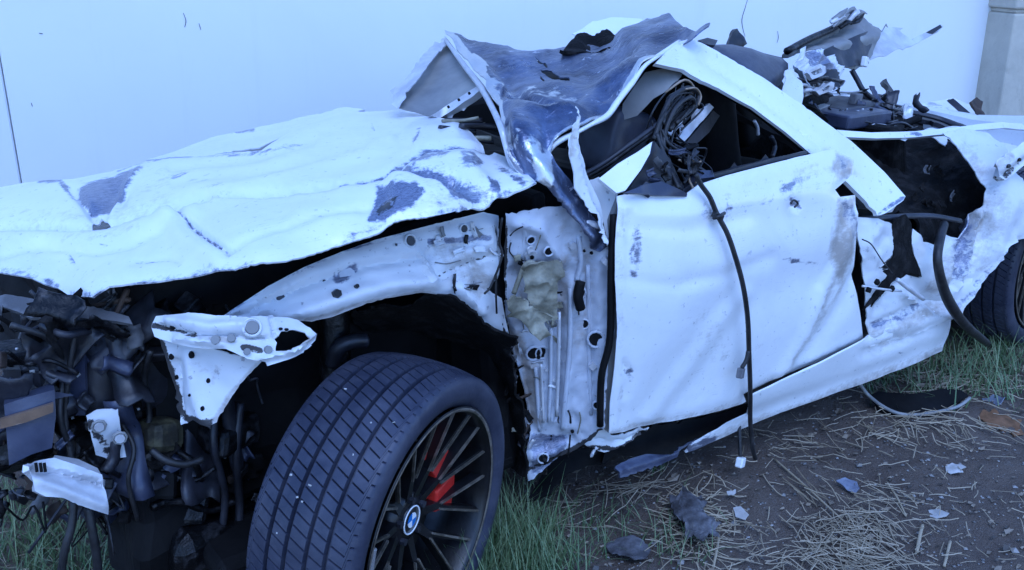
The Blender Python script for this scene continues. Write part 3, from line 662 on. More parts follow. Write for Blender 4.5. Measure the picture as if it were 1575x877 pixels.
# roof sheet, torn and folded forward ------------------------------------
rf_c = [(686, 55, 'Z', 1.20), (806, 80, 'Z', 1.17), (923, 75, 'Z', 1.18), (1025, 24, 'Z', 1.27), (1090, 38, 'Z', 1.28), (1045, 62, 'Z', 1.24), (992, 97, 'Y', .34), (934, 175, 'Y', .26), (883, 201, 'Y', .20), (850, 130, 'Z', 1.14),
        (770, 160, 'Z', 1.10), (755, 161, 'Z', 1.11), (845, 225, 'Y', .20), (781, 245, 'Y', .24), (832, 285, 'Y', .17), (815, 205, 'Y', .24)]
rf_s = Surf(rf_c)
roof, _ = panel('roof_panel', [(684, 57), (693, 60), (715, 63), (741, 67), (775, 74), (806, 79), (835, 77), (860, 72), (894, 68), (908, 73), (923, 74), (940, 68), (956, 58), (970, 46), (982, 36), (995, 28), (1008, 30), (1018, 24), (1030, 23), (1040, 33), (1050, 39), (1069, 46), (1080, 40), (1092, 35), (1090, 42),
        (1070, 53), (1045, 61), (1020, 78), (992, 98), (975, 122), (956, 147), (945, 164), (934, 175), (910, 188), (883, 202), (862, 213), (848, 224), (842, 240), (850, 254), (872, 276), (890, 300), (905, 325), (925, 350), (936, 378), (922, 388), (905, 383), (885, 352), (860, 322), (832, 290), (808, 276), (794, 266), (784, 247), (777, 215), (770, 190), (757, 163), (741, 132), (719, 106), (700, 80)],
    rf_s.__class__(rf_c + [(936, 378, 'Y', .11), (885, 345, 'Y', .13), (870, 290, 'Y', .15), (905, 383, 'Y', .12)]), MT['steel'], car, step=5.5, rough=.5, seed=31, noise=((.020, 3.5), (.005, 9)), ridge=((.006, 5), (.004, 13), (.002, 30)), thick=.004,
    creases=[([(772, 158), (800, 162), (840, 168), (883, 163)], -.030, 12, 'sharp'), ([(775, 172), (830, 180), (880, 172)], .024, 12), ([(790, 110), (850, 100), (900, 115), (960, 80), (1040, 50)], -.022, 22), ([(960, 60), (1000, 60), (1030, 40)], .022, 14),
             ([(700, 75), (740, 110), (772, 158)], .020, 12), ([(720, 75), (770, 110), (800, 150)], -.016, 12), ([(905, 150), (950, 120), (990, 80)], .020, 12), ([(840, 140), (880, 150), (930, 140)], -.014, 10),
             ([(800, 200), (815, 250), (850, 300), (900, 365)], .026, 14), ([(786, 210), (796, 250), (815, 272)], -.016, 8), ([(840, 190), (835, 230)], -.012, 10)],
    holes=[[(830, 98), (848, 97), (862, 105), (876, 106), (877, 113), (860, 112), (846, 106)], [(822, 87), (838, 91), (842, 95), (828, 92)], [(830, 103), (836, 109), (835, 112), (829, 106)]],
    wear=[([(1045, 63), (992, 99), (956, 148), (934, 177), (883, 203), (850, 222), (842, 240)], 0, 1.1, 3, 2.5), ([(684, 57), (741, 132), (757, 163), (772, 195), (784, 247), (800, 268)], 0, 1.0, 4, 3),
          ([(760, 140), (850, 142), (880, 148)], 0, .40, 18, 6), ([(690, 70), (740, 110)], 0, .75, 14, 6), ([(780, 215), (830, 240), (830, 280)], 0, .45, 20, 8)])
panel('roof_hole_backing', [(745, 88), (830, 92), (930, 88), (1010, 60), (970, 105), (930, 155), (870, 185), (800, 165), (772, 140)], [(c[0], c[1], c[2], c[3] - .045 if c[2] == 'Z' else c[3] + .09) for c in rf_c], MT['black'], car, step=14, seed=32, noise=((.012, 8),), thick=.006)  # black sheet added beneath the roof so its holes show dark
# rolled white edge along the torn roof
ptube('roof_edge', [(1045, 64, 'Y', .44), (1018, 82, 'Y', .38), (992, 101, 'Y', .335), (972, 128, 'Y', .30), (954, 151, 'Y', .275), (934, 178, 'Y', .255), (908, 192, 'Y', .225), (884, 205, 'Y', .20), (862, 216, 'Y', .195), (847, 228, 'Y', .195), (842, 242, 'Y', .19)],
      [.006, .006, .006, .008, .008, .008, .006, .006, .007, .007, .004], MT['paint'], car, n=7)
ptube('roof_edge', [(686, 62, 'Z', 1.195), (712, 98, 'Z', 1.165), (740, 134, 'Z', 1.13), (757, 166, 'Z', 1.105), (770, 195, 'Y', .285), (778, 225, 'Y', .25), (785, 250, 'Y', .235), (800, 272, 'Y', .2)], [.007, .008, .01, .008, .008, .007, .006, .005], MT['pale_metal'], car, n=7)
# left box section of the folded roof
panel('roof_underside', [(686, 57), (650, 100), (609, 164), (640, 172), (668, 180), (700, 156), (737, 136), (719, 106), (700, 82)],
      [(686, 57, 'Z', 1.195), (609, 164, 'Z', 1.06), (668, 180, 'Z', 1.04), (737, 136, 'Z', 1.12)], MT['grey_sheet'], car, step=7, noise=((.012, 7), (.004, 25)), seed=33, rough=.5)
panel('roof_flange', [(684, 55), (690, 62), (655, 106), (611, 166), (602, 160), (604, 146), (600, 140), (612, 132), (640, 96), (660, 74)],
      [(686, 57, 'Z', 1.20), (609, 164, 'Z', 1.065), (602, 150, 'Z', 1.075), (640, 98, 'Z', 1.15)], MT['pale_metal'], car, step=4.5, noise=((.006, 30),), seed=34, rough=1.4)
panel('windscreen_header', [(664, 178), (700, 154), (735, 132), (741, 138), (710, 160), (676, 182)],
      [(664, 178, 'Z', 1.05), (735, 132, 'Z', 1.125), (741, 138, 'Z', 1.12), (676, 182, 'Z', 1.04)], MT['pale_metal'], car, step=4, noise=((.003, 30),), thick=.02, seed=35)
for x, y in ((690, 165), (706, 154), (722, 144)):
    s_ = Surf([(664, 178, 'Z', 1.055), (735, 132, 'Z', 1.13), (741, 138, 'Z', 1.125)]); disc_on('clip_hole', s_, x, y, 2.2, MT['black'], car, h=.006, n=8)
# dark dashboard mess seen under the fold
for i in range(9):
    x = random.uniform(700, 765); y = random.uniform(185, 235)
    ptube('cowl_strip', [(x - 30, y + random.uniform(-4, 4), 'Y', .5 + i * .03), (x, y, 'Y', .5 + i * .03), (x + 26, y + random.uniform(-5, 5), 'Y', .48 + i * .03)], random.uniform(.004, .010), MT['tan' if i % 4 == 0 else 'dark_plastic'], car, n=6)
# black torn lining and pale far roof edge on top
panel('roof_lining', [(862, 74), (876, 66), (890, 54), (902, 48), (918, 44), (934, 48), (950, 52), (962, 58), (950, 66), (935, 76), (918, 82), (890, 80)],
      [(862, 74, 'Z', 1.19), (905, 46, 'Z', 1.22), (960, 58, 'Z', 1.21), (918, 80, 'Z', 1.175)], MT['carpet'], car, step=5, noise=((.03, 14),), rough=1.6, seed=36, thick=.01)
panel('far_roof_edge', [(880, 50), (905, 36), (940, 27), (985, 30), (1005, 40), (985, 62), (940, 66), (900, 58)],
      [(880, 50, 'Y', .95), (940, 27, 'Y', .95), (1005, 40, 'Y', .9), (940, 66, 'Y', .85)], MT['paint'], car, step=8, noise=((.01, 8),), seed=37, rough=.8)
# torn white spike standing at the windscreen corner
panel('a_pillar_strip', [(886, 163), (890, 190), (890, 214), (895, 240), (901, 264), (912, 290), (922, 316), (930, 350), (934, 378), (928, 374), (916, 340), (900, 312), (884, 290), (883, 268), (877, 240), (877, 218), (883, 190)],
      [(886, 163, 'Y', .15), (877, 240, 'Y', .13), (901, 264, 'Y', .14), (934, 378, 'Y', .085)], MT['paint_dirty'], car, step=4.5, rough=.7, noise=((.008, 14),), seed=38,
      creases=[([(888, 170), (886, 240), (905, 310), (932, 374)], .010, 5, 'sharp')], wear=[([(884, 200), (880, 240)], 1, .8, 5, 2), ([(905, 300), (925, 360)], 0, .6, 5, 2)])
# scuttle corner, white
panel('scuttle_corner', [(900, 282), (921, 272), (950, 296), (948, 320), (944, 372), (934, 372), (924, 320), (912, 295)],
      [(900, 282, 'Y', .18), (950, 296, 'Y', .12), (944, 372, 'Y', .11), (934, 372, 'Y', .12)], MT['inner_white'], car, step=5, noise=((.008, 12),), seed=39)
panel('mirror_base', [(921, 275), (950, 252), (980, 234), (1004, 217), (1000, 236), (985, 262), (962, 293), (949, 297), (940, 290)],
      [(921, 275, 'Y', .12), (1004, 217, 'Y', .12), (949, 297, 'Y', .09), (985, 262, 'Y', .09)], MT['paint'], car, step=6, noise=((.004, 10),), seed=40, thick=.012)
panel('mirror_triangle', [(1007, 219), (1020, 232), (1034, 262), (1056, 300), (1030, 297), (964, 295), (985, 264), (1001, 238)],
      [(1007, 219, 'Y', .14), (964, 295, 'Y', .11), (1056, 300, 'Y', .10)], MT['dark_plastic'], car, step=5, noise=((.02, 16),), seed=41, thick=.015, rough=.8)
panel('mirror_trim', [(962, 296), (990, 284), (1018, 279), (1056, 298), (1056, 303), (1010, 301)],
      [(962, 296, 'Y', .07), (1018, 279, 'Y', .08), (1056, 300, 'Y', .07)], MT['blue_plastic'], car, step=5, noise=((.008, 20),), seed=42, thick=.01)
for dy, rr in ((0, .006), (6, .007), (11, .004)):
    ptube('window_rail', [(895, 270 + dy, 'Y', .2), (930, 250 + dy, 'Y', .2), (980, 214 + dy, 'Y', .19), (1030, 176 + dy, 'Y', .2), (1050, 150 + dy, 'Y', .22)], rr, MT['dark_plastic' if dy != 6 else 'oily'], car, n=6)
# roof rail: broad white band running down to the rear quarter
rl_c = [(1050, 62, 'Y', .42), (1008, 97, 'Y', .34), (1050, 110, 'Y', .34), (1186, 128, 'Y', .27), (1155, 167, 'Y', .22), (1310, 217, 'Y', .14), (1248, 238, 'Y', .13), (1302, 283, 'Y', .10), (1399, 306, 'Y', .03), (1349, 331, 'Y', .03)]
rl_s = Surf(rl_c)
panel('roof_rail', [(1046, 64), (1060, 60), (1080, 66), (1130, 94), (1186, 128), (1248, 170), (1310, 217), (1360, 264), (1393, 302), (1390, 308), (1362, 328), (1349, 332), (1302, 283), (1248, 239), (1205, 204), (1155, 167), (1097, 134), (1062, 116), (1050, 108), (1008, 98), (1024, 80)],
    rl_s, MT['paint'], car, step=7, rough=.3, seed=43, noise=((.004, 4), (.0015, 15)), thick=.012,
    creases=[([(1080, 92), (1165, 148), (1240, 205), (1300, 255), (1370, 318)], -.012, 5, 'sharp'), ([(1060, 100), (1155, 160), (1248, 232), (1345, 325)], .008, 7)],
    wear=[([(1050, 108), (1248, 239), (1349, 331)], 1, .55, 4, 2), ([(1390, 303), (1350, 330)], 0, .7, 5, 2)])
rail_in = [P(1060, 78, 'Y', .50), P(1170, 142, 'Y', .32), P(1290, 230, 'Y', .21), P(1362, 305, 'Y', .11)]
tube('roof_rail_core', rail_in, .028, MT['black'], car, n=8)
ptube('seal_strip', [(1050, 108, 'Y', .37), (1097, 137, 'Y', .31), (1155, 170, 'Y', .25), (1205, 208, 'Y', .19), (1246, 241, 'Y', .14)], .006, MT['black'], car, n=6)
# grey sheet flap under the roof, and the dark door airbag behind the glassless window
panel('headliner_flap', [(992, 112), (1010, 108), (1058, 100), (1046, 120), (1030, 138), (1005, 152), (980, 178), (955, 186), (958, 160), (975, 135)],
      [(992, 112, 'Y', .42), (1058, 100, 'Y', .38), (1030, 138, 'Y', .36), (955, 186, 'Y', .42)], MT['grey_sheet'], car, step=6, noise=((.012, 8),), seed=44)

# seats and cabin -----------------------------------------------------------
def cushion(name, c, size, mat, rot, seed):
    bm = bmesh.new(); bmesh.ops.create_cube(bm, size=1); bmesh.ops.subdivide_edges(bm, edges=bm.edges[:], cuts=9, use_grid_fill=True)
    for v in bm.verts:
        p = v.co * 2; e = 5.0
        l = (abs(p.x) ** e + abs(p.y) ** e + abs(p.z) ** e) ** (1 / e); q = p / l
        v.co = Vector((q.x * size[0] / 2, q.y * size[1] / 2, q.z * size[2] / 2))
        v.co += mnoise.noise_vector(v.co * 7 + Vector((seed, 0, 0))) * .008
    from mathutils import Euler
    return bm_link(name, bm, mat, car, Matrix.Translation(Vector(c)) @ Euler(rot).to_matrix().to_4x4(), True)
# slate seat back showing over the rail
panel('seat_back', [(1079, 64), (1100, 60), (1128, 60), (1160, 66), (1182, 74), (1208, 82), (1218, 92), (1219, 102), (1208, 122), (1196, 136), (1150, 120), (1110, 92)],
      [(1079, 64, 'Y', .62), (1128, 60, 'Y', .66), (1218, 94, 'Y', .60), (1196, 134, 'Y', .42), (1130, 100, 'Y', .46), (1160, 85, 'Y', .52)], MT['leather'], car, step=6, noise=((.006, 6),), seed=45, thick=.10, curl=.02)
cushion('front_seat', P(1030, 210, 'Y', .62), (.16, .48, .62), MT['black'], (0, -.3, 0), 1)
cushion('front_seat_base', P(1080, 300, 'Y', .62), (.5, .5, .18), MT['black'], (0, -.1, 0), 2)
cushion('airbag', P(945, 225, 'Y', .50), (.24, .16, .22), MT['leather'], (0, .3, .2), 3)
cushion('headrest', P(1116, 180, 'Y', .72), (.12, .26, .18), MT['black'], (0, -.4, 0), 4)
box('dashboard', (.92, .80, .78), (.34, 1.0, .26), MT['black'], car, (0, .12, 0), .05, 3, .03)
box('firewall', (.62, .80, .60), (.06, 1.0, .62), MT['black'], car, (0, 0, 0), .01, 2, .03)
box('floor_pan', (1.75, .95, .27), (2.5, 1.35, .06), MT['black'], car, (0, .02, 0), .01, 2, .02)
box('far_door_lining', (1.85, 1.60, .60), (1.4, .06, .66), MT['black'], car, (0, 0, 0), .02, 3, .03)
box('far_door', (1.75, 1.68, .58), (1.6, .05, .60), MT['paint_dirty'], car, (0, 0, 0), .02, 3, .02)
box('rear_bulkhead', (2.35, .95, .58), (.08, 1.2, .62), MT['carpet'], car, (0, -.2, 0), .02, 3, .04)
panel('roof_inner_lining', [(1000, 110), (1080, 80), (1200, 120), (1260, 190), (1250, 240), (1150, 180), (1060, 130)],
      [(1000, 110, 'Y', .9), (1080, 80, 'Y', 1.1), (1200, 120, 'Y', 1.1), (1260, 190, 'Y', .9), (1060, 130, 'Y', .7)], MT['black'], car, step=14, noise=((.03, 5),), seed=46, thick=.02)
# silver seat-belt tower and looms
panel('seat_belt_cover', [(1088, 160), (1096, 166), (1080, 186), (1062, 206), (1050, 220), (1042, 214), (1056, 192), (1074, 172)], [(1093, 160, 'Y', .34), (1040, 214, 'Y', .30), (1062, 214, 'Y', .30)], MT['pale_metal'], car, step=4, noise=((.006, 20),), ridge=((.006, 25),), seed=47, thick=.012)
panel('seat_belt_cover', [(1098, 170), (1108, 178), (1092, 204), (1070, 222), (1058, 226), (1054, 222), (1070, 202)], [(1100, 170, 'Y', .36), (1056, 218, 'Y', .33), (1062, 222, 'Y', .33)], MT['dark_plastic'], car, step=4.5, noise=((.008, 14),), seed=48, thick=.02)
panel('seat_belt_cover', [(1052, 176), (1062, 170), (1044, 196), (1030, 210), (1026, 204)], [(1052, 176, 'Y', .34), (1030, 210, 'Y', .30), (1026, 204, 'Y', .31)], MT['pale_metal'], car, step=4.5, noise=((.008, 14),), seed=49, thick=.02)
looms = [[(1006, 215, .2), (1018, 180, .22), (1034, 150, .24), (1058, 136, .26), (1074, 144, .27), (1070, 162, .26), (1045, 180, .24), (1030, 200, .22)],
         [(1020, 232, .18), (1024, 200, .2), (1040, 165, .22), (1062, 150, .24), (1066, 165, .25), (1040, 190, .22)],
         [(1018, 200, .2), (1030, 222, .18), (1055, 236, .17), (1070, 240, .16), (1064, 262, .14), (1052, 282, .12)],
         [(1010, 205, .2), (1022, 240, .17), (1034, 268, .14), (1044, 290, .11)], [(1026, 172, .22), (1016, 196, .21), (1022, 226, .18), (1048, 244, .17), (1082, 262, .14), (1090, 272, .12)],
         [(1050, 132, .26), (1046, 148, .25), (1030, 168, .23), (1020, 190, .21)], [(1060, 240, .15), (1068, 252, .15), (1060, 274, .13), (1066, 290, .11)], [(1078, 248, .15), (1064, 262, .14), (1070, 282, .12)]]
for i, l in enumerate(looms):
    ptube('wiring_loom', [(a, b, 'Y', c - .03) for a, b, c in l], (.007, .006, .004, .006, .004, .004, .003, .003)[i], MT['cable' if i < 6 else 'wire'], car, n=7)
rw = random.Random(9)
for i in range(30):
    l = looms[i % 6]; ox, oy = rw.uniform(-14, 14), rw.uniform(-12, 12)
    ptube('thin_wire', [(a + ox + rw.uniform(-5, 5), b + oy + rw.uniform(-5, 5), 'Y', c - .02 + rw.uniform(-.02, .06)) for a, b, c in l[rw.randint(0, 2):]], rw.uniform(.0012, .003), MT[rw.choice(['cable', 'cable', 'wire', 'oily', 'dark_plastic'])], car, n=5, k=4)
for i in range(26):
    x, y = rw.uniform(985, 1080), rw.uniform(225, 290)
    if y < 300 - (x - 960) * .9: continue
    scrap('trim_shard', P(x, y, 'Y', .07 + rw.uniform(0, .05)), (rw.uniform(.015, .05), rw.uniform(.006, .018)), MT[rw.choice(['dark_plastic', 'blue_plastic', 'oily', 'black', 'rag'])], car, 1200 + i, (rw.uniform(-.5, .5), -1, rw.uniform(0, .8)), .7)
ptube('wire', [(1055, 137, 'Y', .2), (1070, 136, 'Y', .21), (1078, 148, 'Y', .21), (1074, 162, 'Y', .2)], .003, MT['wire'], car, n=5)
ptube('wire', [(1044, 246, 'Y', .13), (1056, 250, 'Y', .13), (1062, 240, 'Y', .13)], .003, MT['wire'], car, n=5)
panel('window_switch', [(1066, 262), (1096, 262), (1099, 272), (1070, 276)], [(1066, 262, 'Y', .1), (1096, 262, 'Y', .1), (1070, 276, 'Y', .08)], MT['blue_plastic'], car, step=5, thick=.02, seed=50)
ptube('grab_handle', [(1160, 186, 'Y', .5), (1165, 196, 'Y', .5), (1166, 208, 'Y', .5)], .006, MT['pale_metal'], car, n=6)
ptube('seat_loop', [(1186, 210, 'Y', .5), (1192, 225, 'Y', .5), (1188, 242, 'Y', .48)], .008, MT['dark_plastic'], car, n=6)
tube('steering_wheel', [Vector((1.05, .55, .85)) + Vector((.09 * math.sin(a) , .18 * math.cos(a), .17 * math.sin(a))) for a in np.linspace(0, 6.283, 13)], .015, MT['black'], car, n=8)
# cable down the door -----------------------------------------------------------
cab = [(1070, 268, .055), (1078, 284, .052), (1092, 304, .045), (1103, 330, .035), (1118, 358, .02), (1130, 392, .008), (1143, 440, .0), (1150, 490, .005), (1152, 542, .02), (1154, 600, .04), (1154, 650, .065), (1158, 690, .07), (1162, 706, .075)]
cable = ptube('hanging_cable', [(a, b, 'Y', c) for a, b, c in cab], .0066, MT['cable'], car, n=8)
ptube('cable_branch', [(1151, 540, 'Y', .018), (1148, 554, 'Y', .016), (1141, 566, 'Y', .02)], .006, MT['cable'], cable, n=7)
box('connector', P(1139, 574, 'Y', .022), (.022, .018, .028), MT['rag'], cable, (0, .3, .4), .003)
box('clip', P(1104, 332, 'Y', .032), (.034, .016, .014), MT['cable'], cable, (0, .4, 0), .003)
ptube('clip_tie', [(1097, 336, 'Y', .03), (1106, 333, 'Y', .018), (1114, 328, 'Y', .03)], .005, MT['cable'], cable, n=6)
ptube('cable_branch', [(1137, 655, 'Y', .12), (1138, 680, 'Y', .10), (1139, 702, 'Y', .09)], .006, MT['cable'], cable, n=7)
box('white_plug', P(1139, 711, 'Y', .085), (.03, .022, .03), MT['badge_white'], cable, (0, .3, .3), .004)

# rear quarter --------------------------------------------------------------------
qt_c = [(1320, 335, 'Y', .05), (1325, 480, 'Y', .04), (1340, 530, 'Y', .03), (1466, 486, 'Y', -.01), (1410, 440, 'Y', .03), (1480, 350, 'Y', .05), (1521, 416, 'Y', -.03), (1560, 374, 'Y', -.05), (1575, 330, 'Y', -.04), (1520, 300, 'Y', .02), (1540, 240, 'Y', .06), (1500, 205, 'Y', .16), (1620, 350, 'Y', -.05)]
qt_s = Surf(qt_c)
quarter, _ = panel('rear_quarter', [(1318, 334), (1345, 336), (1376, 345), (1382, 372), (1376, 391), (1362, 402), (1350, 411), (1376, 417), (1362, 432), (1345, 451), (1334, 470), (1340, 474), (1371, 437), (1391, 422), (1414, 428), (1409, 405), (1402, 372), (1406, 352),
        (1420, 372), (1440, 378), (1452, 360), (1470, 368), (1478, 350), (1500, 322), (1512, 316), (1518, 290), (1500, 264), (1470, 232), (1450, 205), (1480, 198), (1520, 206), (1548, 232), (1560, 262), (1580, 290), (1640, 310), (1640, 380), (1575, 367), (1551, 377), (1521, 417), (1490, 455), (1466, 487), (1420, 508), (1335, 533), (1328, 480), (1322, 400)],
    qt_s, MT['paint_dirty'], car, step=6, rough=.8, seed=51, noise=((.010, 5), (.003, 12)), ridge=((.010, 7), (.006, 16), (.003, 34)), thick=.004, curl=.006,
    creases=[([(1485, 335), (1462, 380), (1452, 430)], .022, 5, 'sharp'), ([(1495, 330), (1474, 380), (1462, 440)], -.020, 5, 'sharp'), ([(1505, 328), (1486, 380), (1470, 450)], .020, 5, 'sharp'), ([(1516, 330), (1498, 380), (1480, 440)], -.016, 5, 'sharp'),
             ([(1340, 500), (1400, 470), (1460, 462)], -.016, 8, 'sharp'), ([(1340, 512), (1466, 480)], .014, 8), ([(1410, 440), (1440, 470)], -.02, 12), ([(1380, 450), (1430, 480)], .016, 6, 'sharp'),
             ([(1530, 260), (1545, 320), (1530, 380)], .02, 16), ([(1466, 487), (1521, 417), (1560, 374)], .014, 7)],
    wear=[([(1440, 440), (1500, 340), (1516, 310)], 1, .8, 20, 10), ([(1340, 505), (1466, 470)], 1, .75, 14, 6), ([(1345, 500), (1410, 470)], 0, .65, 8, 4), ([(1480, 240), (1530, 330), (1500, 400)], 1, .62, 30, 14), ([(1376, 345), (1376, 391), (1350, 411), (1376, 417), (1334, 470)], 2, .75, 4, 2), ([(1470, 470), (1540, 390)], 0, .6, 6, 3),
          ([(1480, 335), (1470, 420)], 0, .7, 18, 6)])
# dark torn bay behind the quarter
panel('torn_inner_panel', [(1296, 216), (1340, 212), (1400, 206), (1450, 205), (1475, 228), (1502, 262), (1519, 288), (1512, 318), (1488, 334), (1476, 350), (1480, 372), (1456, 378), (1430, 380), (1412, 356), (1398, 330), (1370, 332), (1320, 336), (1310, 260)],
      [(1296, 216, 'Y', .50), (1400, 208, 'Y', .55), (1502, 262, 'Y', .13), (1510, 318, 'Y', .09), (1400, 330, 'Y', .16), (1320, 336, 'Y', .14), (1400, 270, 'Y', .32), (1460, 375, 'Y', .11)], MT['carpet'], car, step=6, rough=1.8, seed=52, noise=((.03, 6), (.015, 16), (.008, 35)), thick=.01)
panel('inner_lower_bay', [(1310, 320), (1420, 330), (1420, 440), (1340, 490), (1315, 480)], [(1310, 320, 'Y', .16), (1420, 330, 'Y', .2), (1340, 490, 'Y', .14)], MT['black'], car, step=12, seed=53, noise=((.02, 8),), thick=.01)
panel('black_cover', [(1376, 340), (1395, 330), (1404, 345), (1406, 380), (1411, 408), (1417, 426), (1392, 420), (1371, 437), (1345, 462), (1330, 478), (1342, 452), (1366, 424), (1350, 412), (1374, 394)],
      [(1376, 340, 'Y', .05), (1404, 345, 'Y', .05), (1417, 426, 'Y', .03), (1330, 478, 'Y', .02)], MT['carpet'], car, step=5, rough=1.2, seed=54, noise=((.012, 16),), thick=.005)
ptube('trim_rail', [(1318, 338, 'Y', .09), (1370, 334, 'Y', .08), (1430, 332, 'Y', .06), (1478, 340, 'Y', .03)], .010, MT['dark_plastic'], car, n=8, flat=.6)
ptube('fuel_hose', [(1452, 345, 'Y', .04), (1446, 368, 'Y', .0), (1442, 400, 'Y', -.03), (1450, 440, 'Y', -.04), (1464, 472, 'Y', -.05), (1486, 501, 'Y', -.04), (1518, 528, 'Y', -.01)], [.014, .014, .014, .016, .018, .016, .013], MT['cable'], car, n=10)
ptube('wire', [(1326, 368, 'Y', .02), (1340, 376, 'Y', .01), (1356, 400, 'Y', .01), (1372, 420, 'Y', .01)], .002, MT['cable'], car, n=5)
ptube('wire', [(1326, 440, 'Y', .02), (1350, 444, 'Y', .0), (1386, 448, 'Y', .0)], .004, MT['pale_metal'], car, n=6)
ptube('wire', [(1380, 430, 'Y', .0), (1400, 446, 'Y', -.01), (1420, 460, 'Y', -.01)], .007, MT['pale_metal'], car, n=6)
for q in ((1336, 446), (1349, 434), (1352, 452), (1372, 444)): box('clip', P(*q, 'Y', .0), (.016, .012, .016), MT['black'], car, (0, random.random(), 0), .003)
for i in range(16):
    x, y = random.uniform(1400, 1500), random.uniform(255, 315)
    scrap('torn_fleece', P(x, y, 'Y', .18 - (x - 1400) * .0008 + (315 - y) * .0016), (.03, .02), MT['rag' if i % 4 == 0 else 'carpet'], car, 300 + i, bend=.8)
# rear deck, tray, white strip ---------------------------------------------------
panel('rear_deck', [(1215, 150), (1240, 130), (1300, 150), (1330, 145), (1380, 170), (1420, 190), (1420, 210), (1300, 215), (1290, 205), (1240, 165)],
      [(1215, 150, 'Y', .55), (1300, 150, 'Y', .8), (1420, 190, 'Y', .8), (1300, 210, 'Y', .5)], MT['carpet'], car, step=7, seed=55, noise=((.03, 9),), rough=1, thick=.01)
box('parcel_tray', P(1288, 176, 'Y', .60), (.34, .26, .05), MT['blue_plastic'], car, (0.05, .06, .12), .008)
box('speaker_cover', P(1292, 163, 'Y', .66), (.30, .18, .03), MT['dark_plastic'], car, (0.05, .02, .12), .008)
box('label_plate', P(1316, 153, 'Y', .62), (.05, .03, .045), MT['rag'], car, (0.1, .1, .1), .004)
ptube('tray_edge', [(1326, 168, 'Y', .55), (1331, 180, 'Y', .53), (1326, 190, 'Y', .52), (1305, 192, 'Y', .51)], .006, MT['pale_metal'], car, n=6)
panel('white_strip', [(1286, 200), (1340, 204), (1407, 202), (1460, 197), (1504, 191), (1540, 188), (1572, 190), (1580, 200), (1545, 197), (1504, 200), (1460, 206), (1407, 211), (1350, 213), (1300, 211)],
      [(1286, 205, 'Y', .36), (1407, 207, 'Y', .32), (1504, 196, 'Y', .28), (1575, 194, 'Y', .32), (1290, 210, 'Y', .35), (1540, 188, 'Y', .30)], MT['paint'], car, step=6, seed=56, noise=((.003, 8),), thick=.014, wear=[([(1400, 205), (1416, 207)], 0, .8, 4, 2)])
ptube('roof_frame_bar', [(1310, 108, 'Y', .8), (1318, 122, 'Y', .78), (1330, 142, 'Y', .75), (1352, 158, 'Y', .74)], .018, MT['dark_plastic'], car, n=8, flat=.6)
panel('torn_rail', [(1330, 142), (1352, 144), (1368, 152), (1366, 134), (1359, 122), (1364, 120), (1374, 140), (1380, 164), (1420, 172), (1450, 180), (1496, 198), (1528, 222), (1536, 238), (1520, 232), (1480, 204), (1440, 190), (1390, 176), (1350, 164)],
      [(1330, 142, 'Y', .9), (1380, 164, 'Y', .85), (1496, 198, 'Y', .7), (1536, 238, 'Y', .5)], MT['dark_plastic'], car, step=5, seed=57, noise=((.012, 14),), thick=.02, rough=.7)
panel('boot_lid', [(1400, 166), (1427, 158), (1465, 152), (1490, 160), (1512, 180), (1545, 190), (1600, 200), (1640, 260), (1545, 240), (1500, 200), (1450, 184)],
      [(1400, 166, 'Y', 1.1), (1465, 152, 'Y', 1.2), (1600, 200, 'Y', .6), (1545, 240, 'Y', .45), (1450, 184, 'Y', .85)], MT['paint'], car, step=8, seed=58, noise=((.012, 6),), wear=[([(1430, 162), (1490, 180)], 0, .6, 10, 4)])
panel('rear_light_bay', [(1408, 202), (1470, 196), (1520, 205), (1545, 236), (1530, 250), (1490, 240), (1450, 222)], [(1408, 202, 'Y', .42), (1520, 205, 'Y', .35), (1530, 250, 'Y', .2), (1450, 222, 'Y', .35)], MT['paint_dirty'], car, step=6, seed=59, noise=((.025, 10),), rough=1)
panel('torn_trim', [(1456, 154), (1466, 151), (1486, 168), (1504, 184), (1512, 192), (1500, 190), (1476, 172)], [(1456, 154, 'Y', .9), (1486, 168, 'Y', .8), (1512, 192, 'Y', .7)], MT['dark_plastic'], car, step=4, seed=60, noise=((.01, 20),), thick=.01)
panel('torn_trim', [(1492, 158), (1502, 150), (1512, 156), (1510, 170), (1518, 182), (1508, 188), (1500, 170)], [(1492, 158, 'Y', .8), (1512, 156, 'Y', .8), (1508, 188, 'Y', .7)], MT['rusty'], car, step=4, seed=61, noise=((.02, 20),), thick=.01, rough=1)
gt_s = Surf([(1530, 256, 'Y', .0), (1580, 222, 'Y', -.03), (1552, 272, 'Y', -.03), (1640, 220, 'Y', -.05)])
panel('bumper_bracket', [(1528, 252), (1536, 243), (1556, 231), (1580, 214), (1650, 190), (1650, 236), (1580, 250), (1560, 268), (1546, 277), (1536, 272), (1530, 262)], gt_s, MT['inner_white'], car, step=5, seed=76, noise=((.008, 14),), thick=.02, rough=.5,
      creases=[([(1534, 258), (1580, 228), (1640, 204)], .02, 10), ([(1540, 270), (1580, 244)], -.012, 5, 'sharp')], wear=[([(1540, 272), (1575, 250)], 2, .6, 10, 3), ([(1530, 255), (1550, 240)], 1, .8, 10, 3)])
for x, y in ((1543, 256), (1562, 246)): disc_on('bolt', gt_s, x, y, 3, MT['oily'], car, h=.01, n=8)
panel('torn_trim', [(1458, 218), (1478, 215), (1490, 222), (1482, 230), (1466, 226)], [(1458, 218, 'Y', .2), (1490, 222, 'Y', .18), (1466, 226, 'Y', .2)], MT['blue_plastic'], car, step=4, seed=62, noise=((.02, 20),), thick=.01)
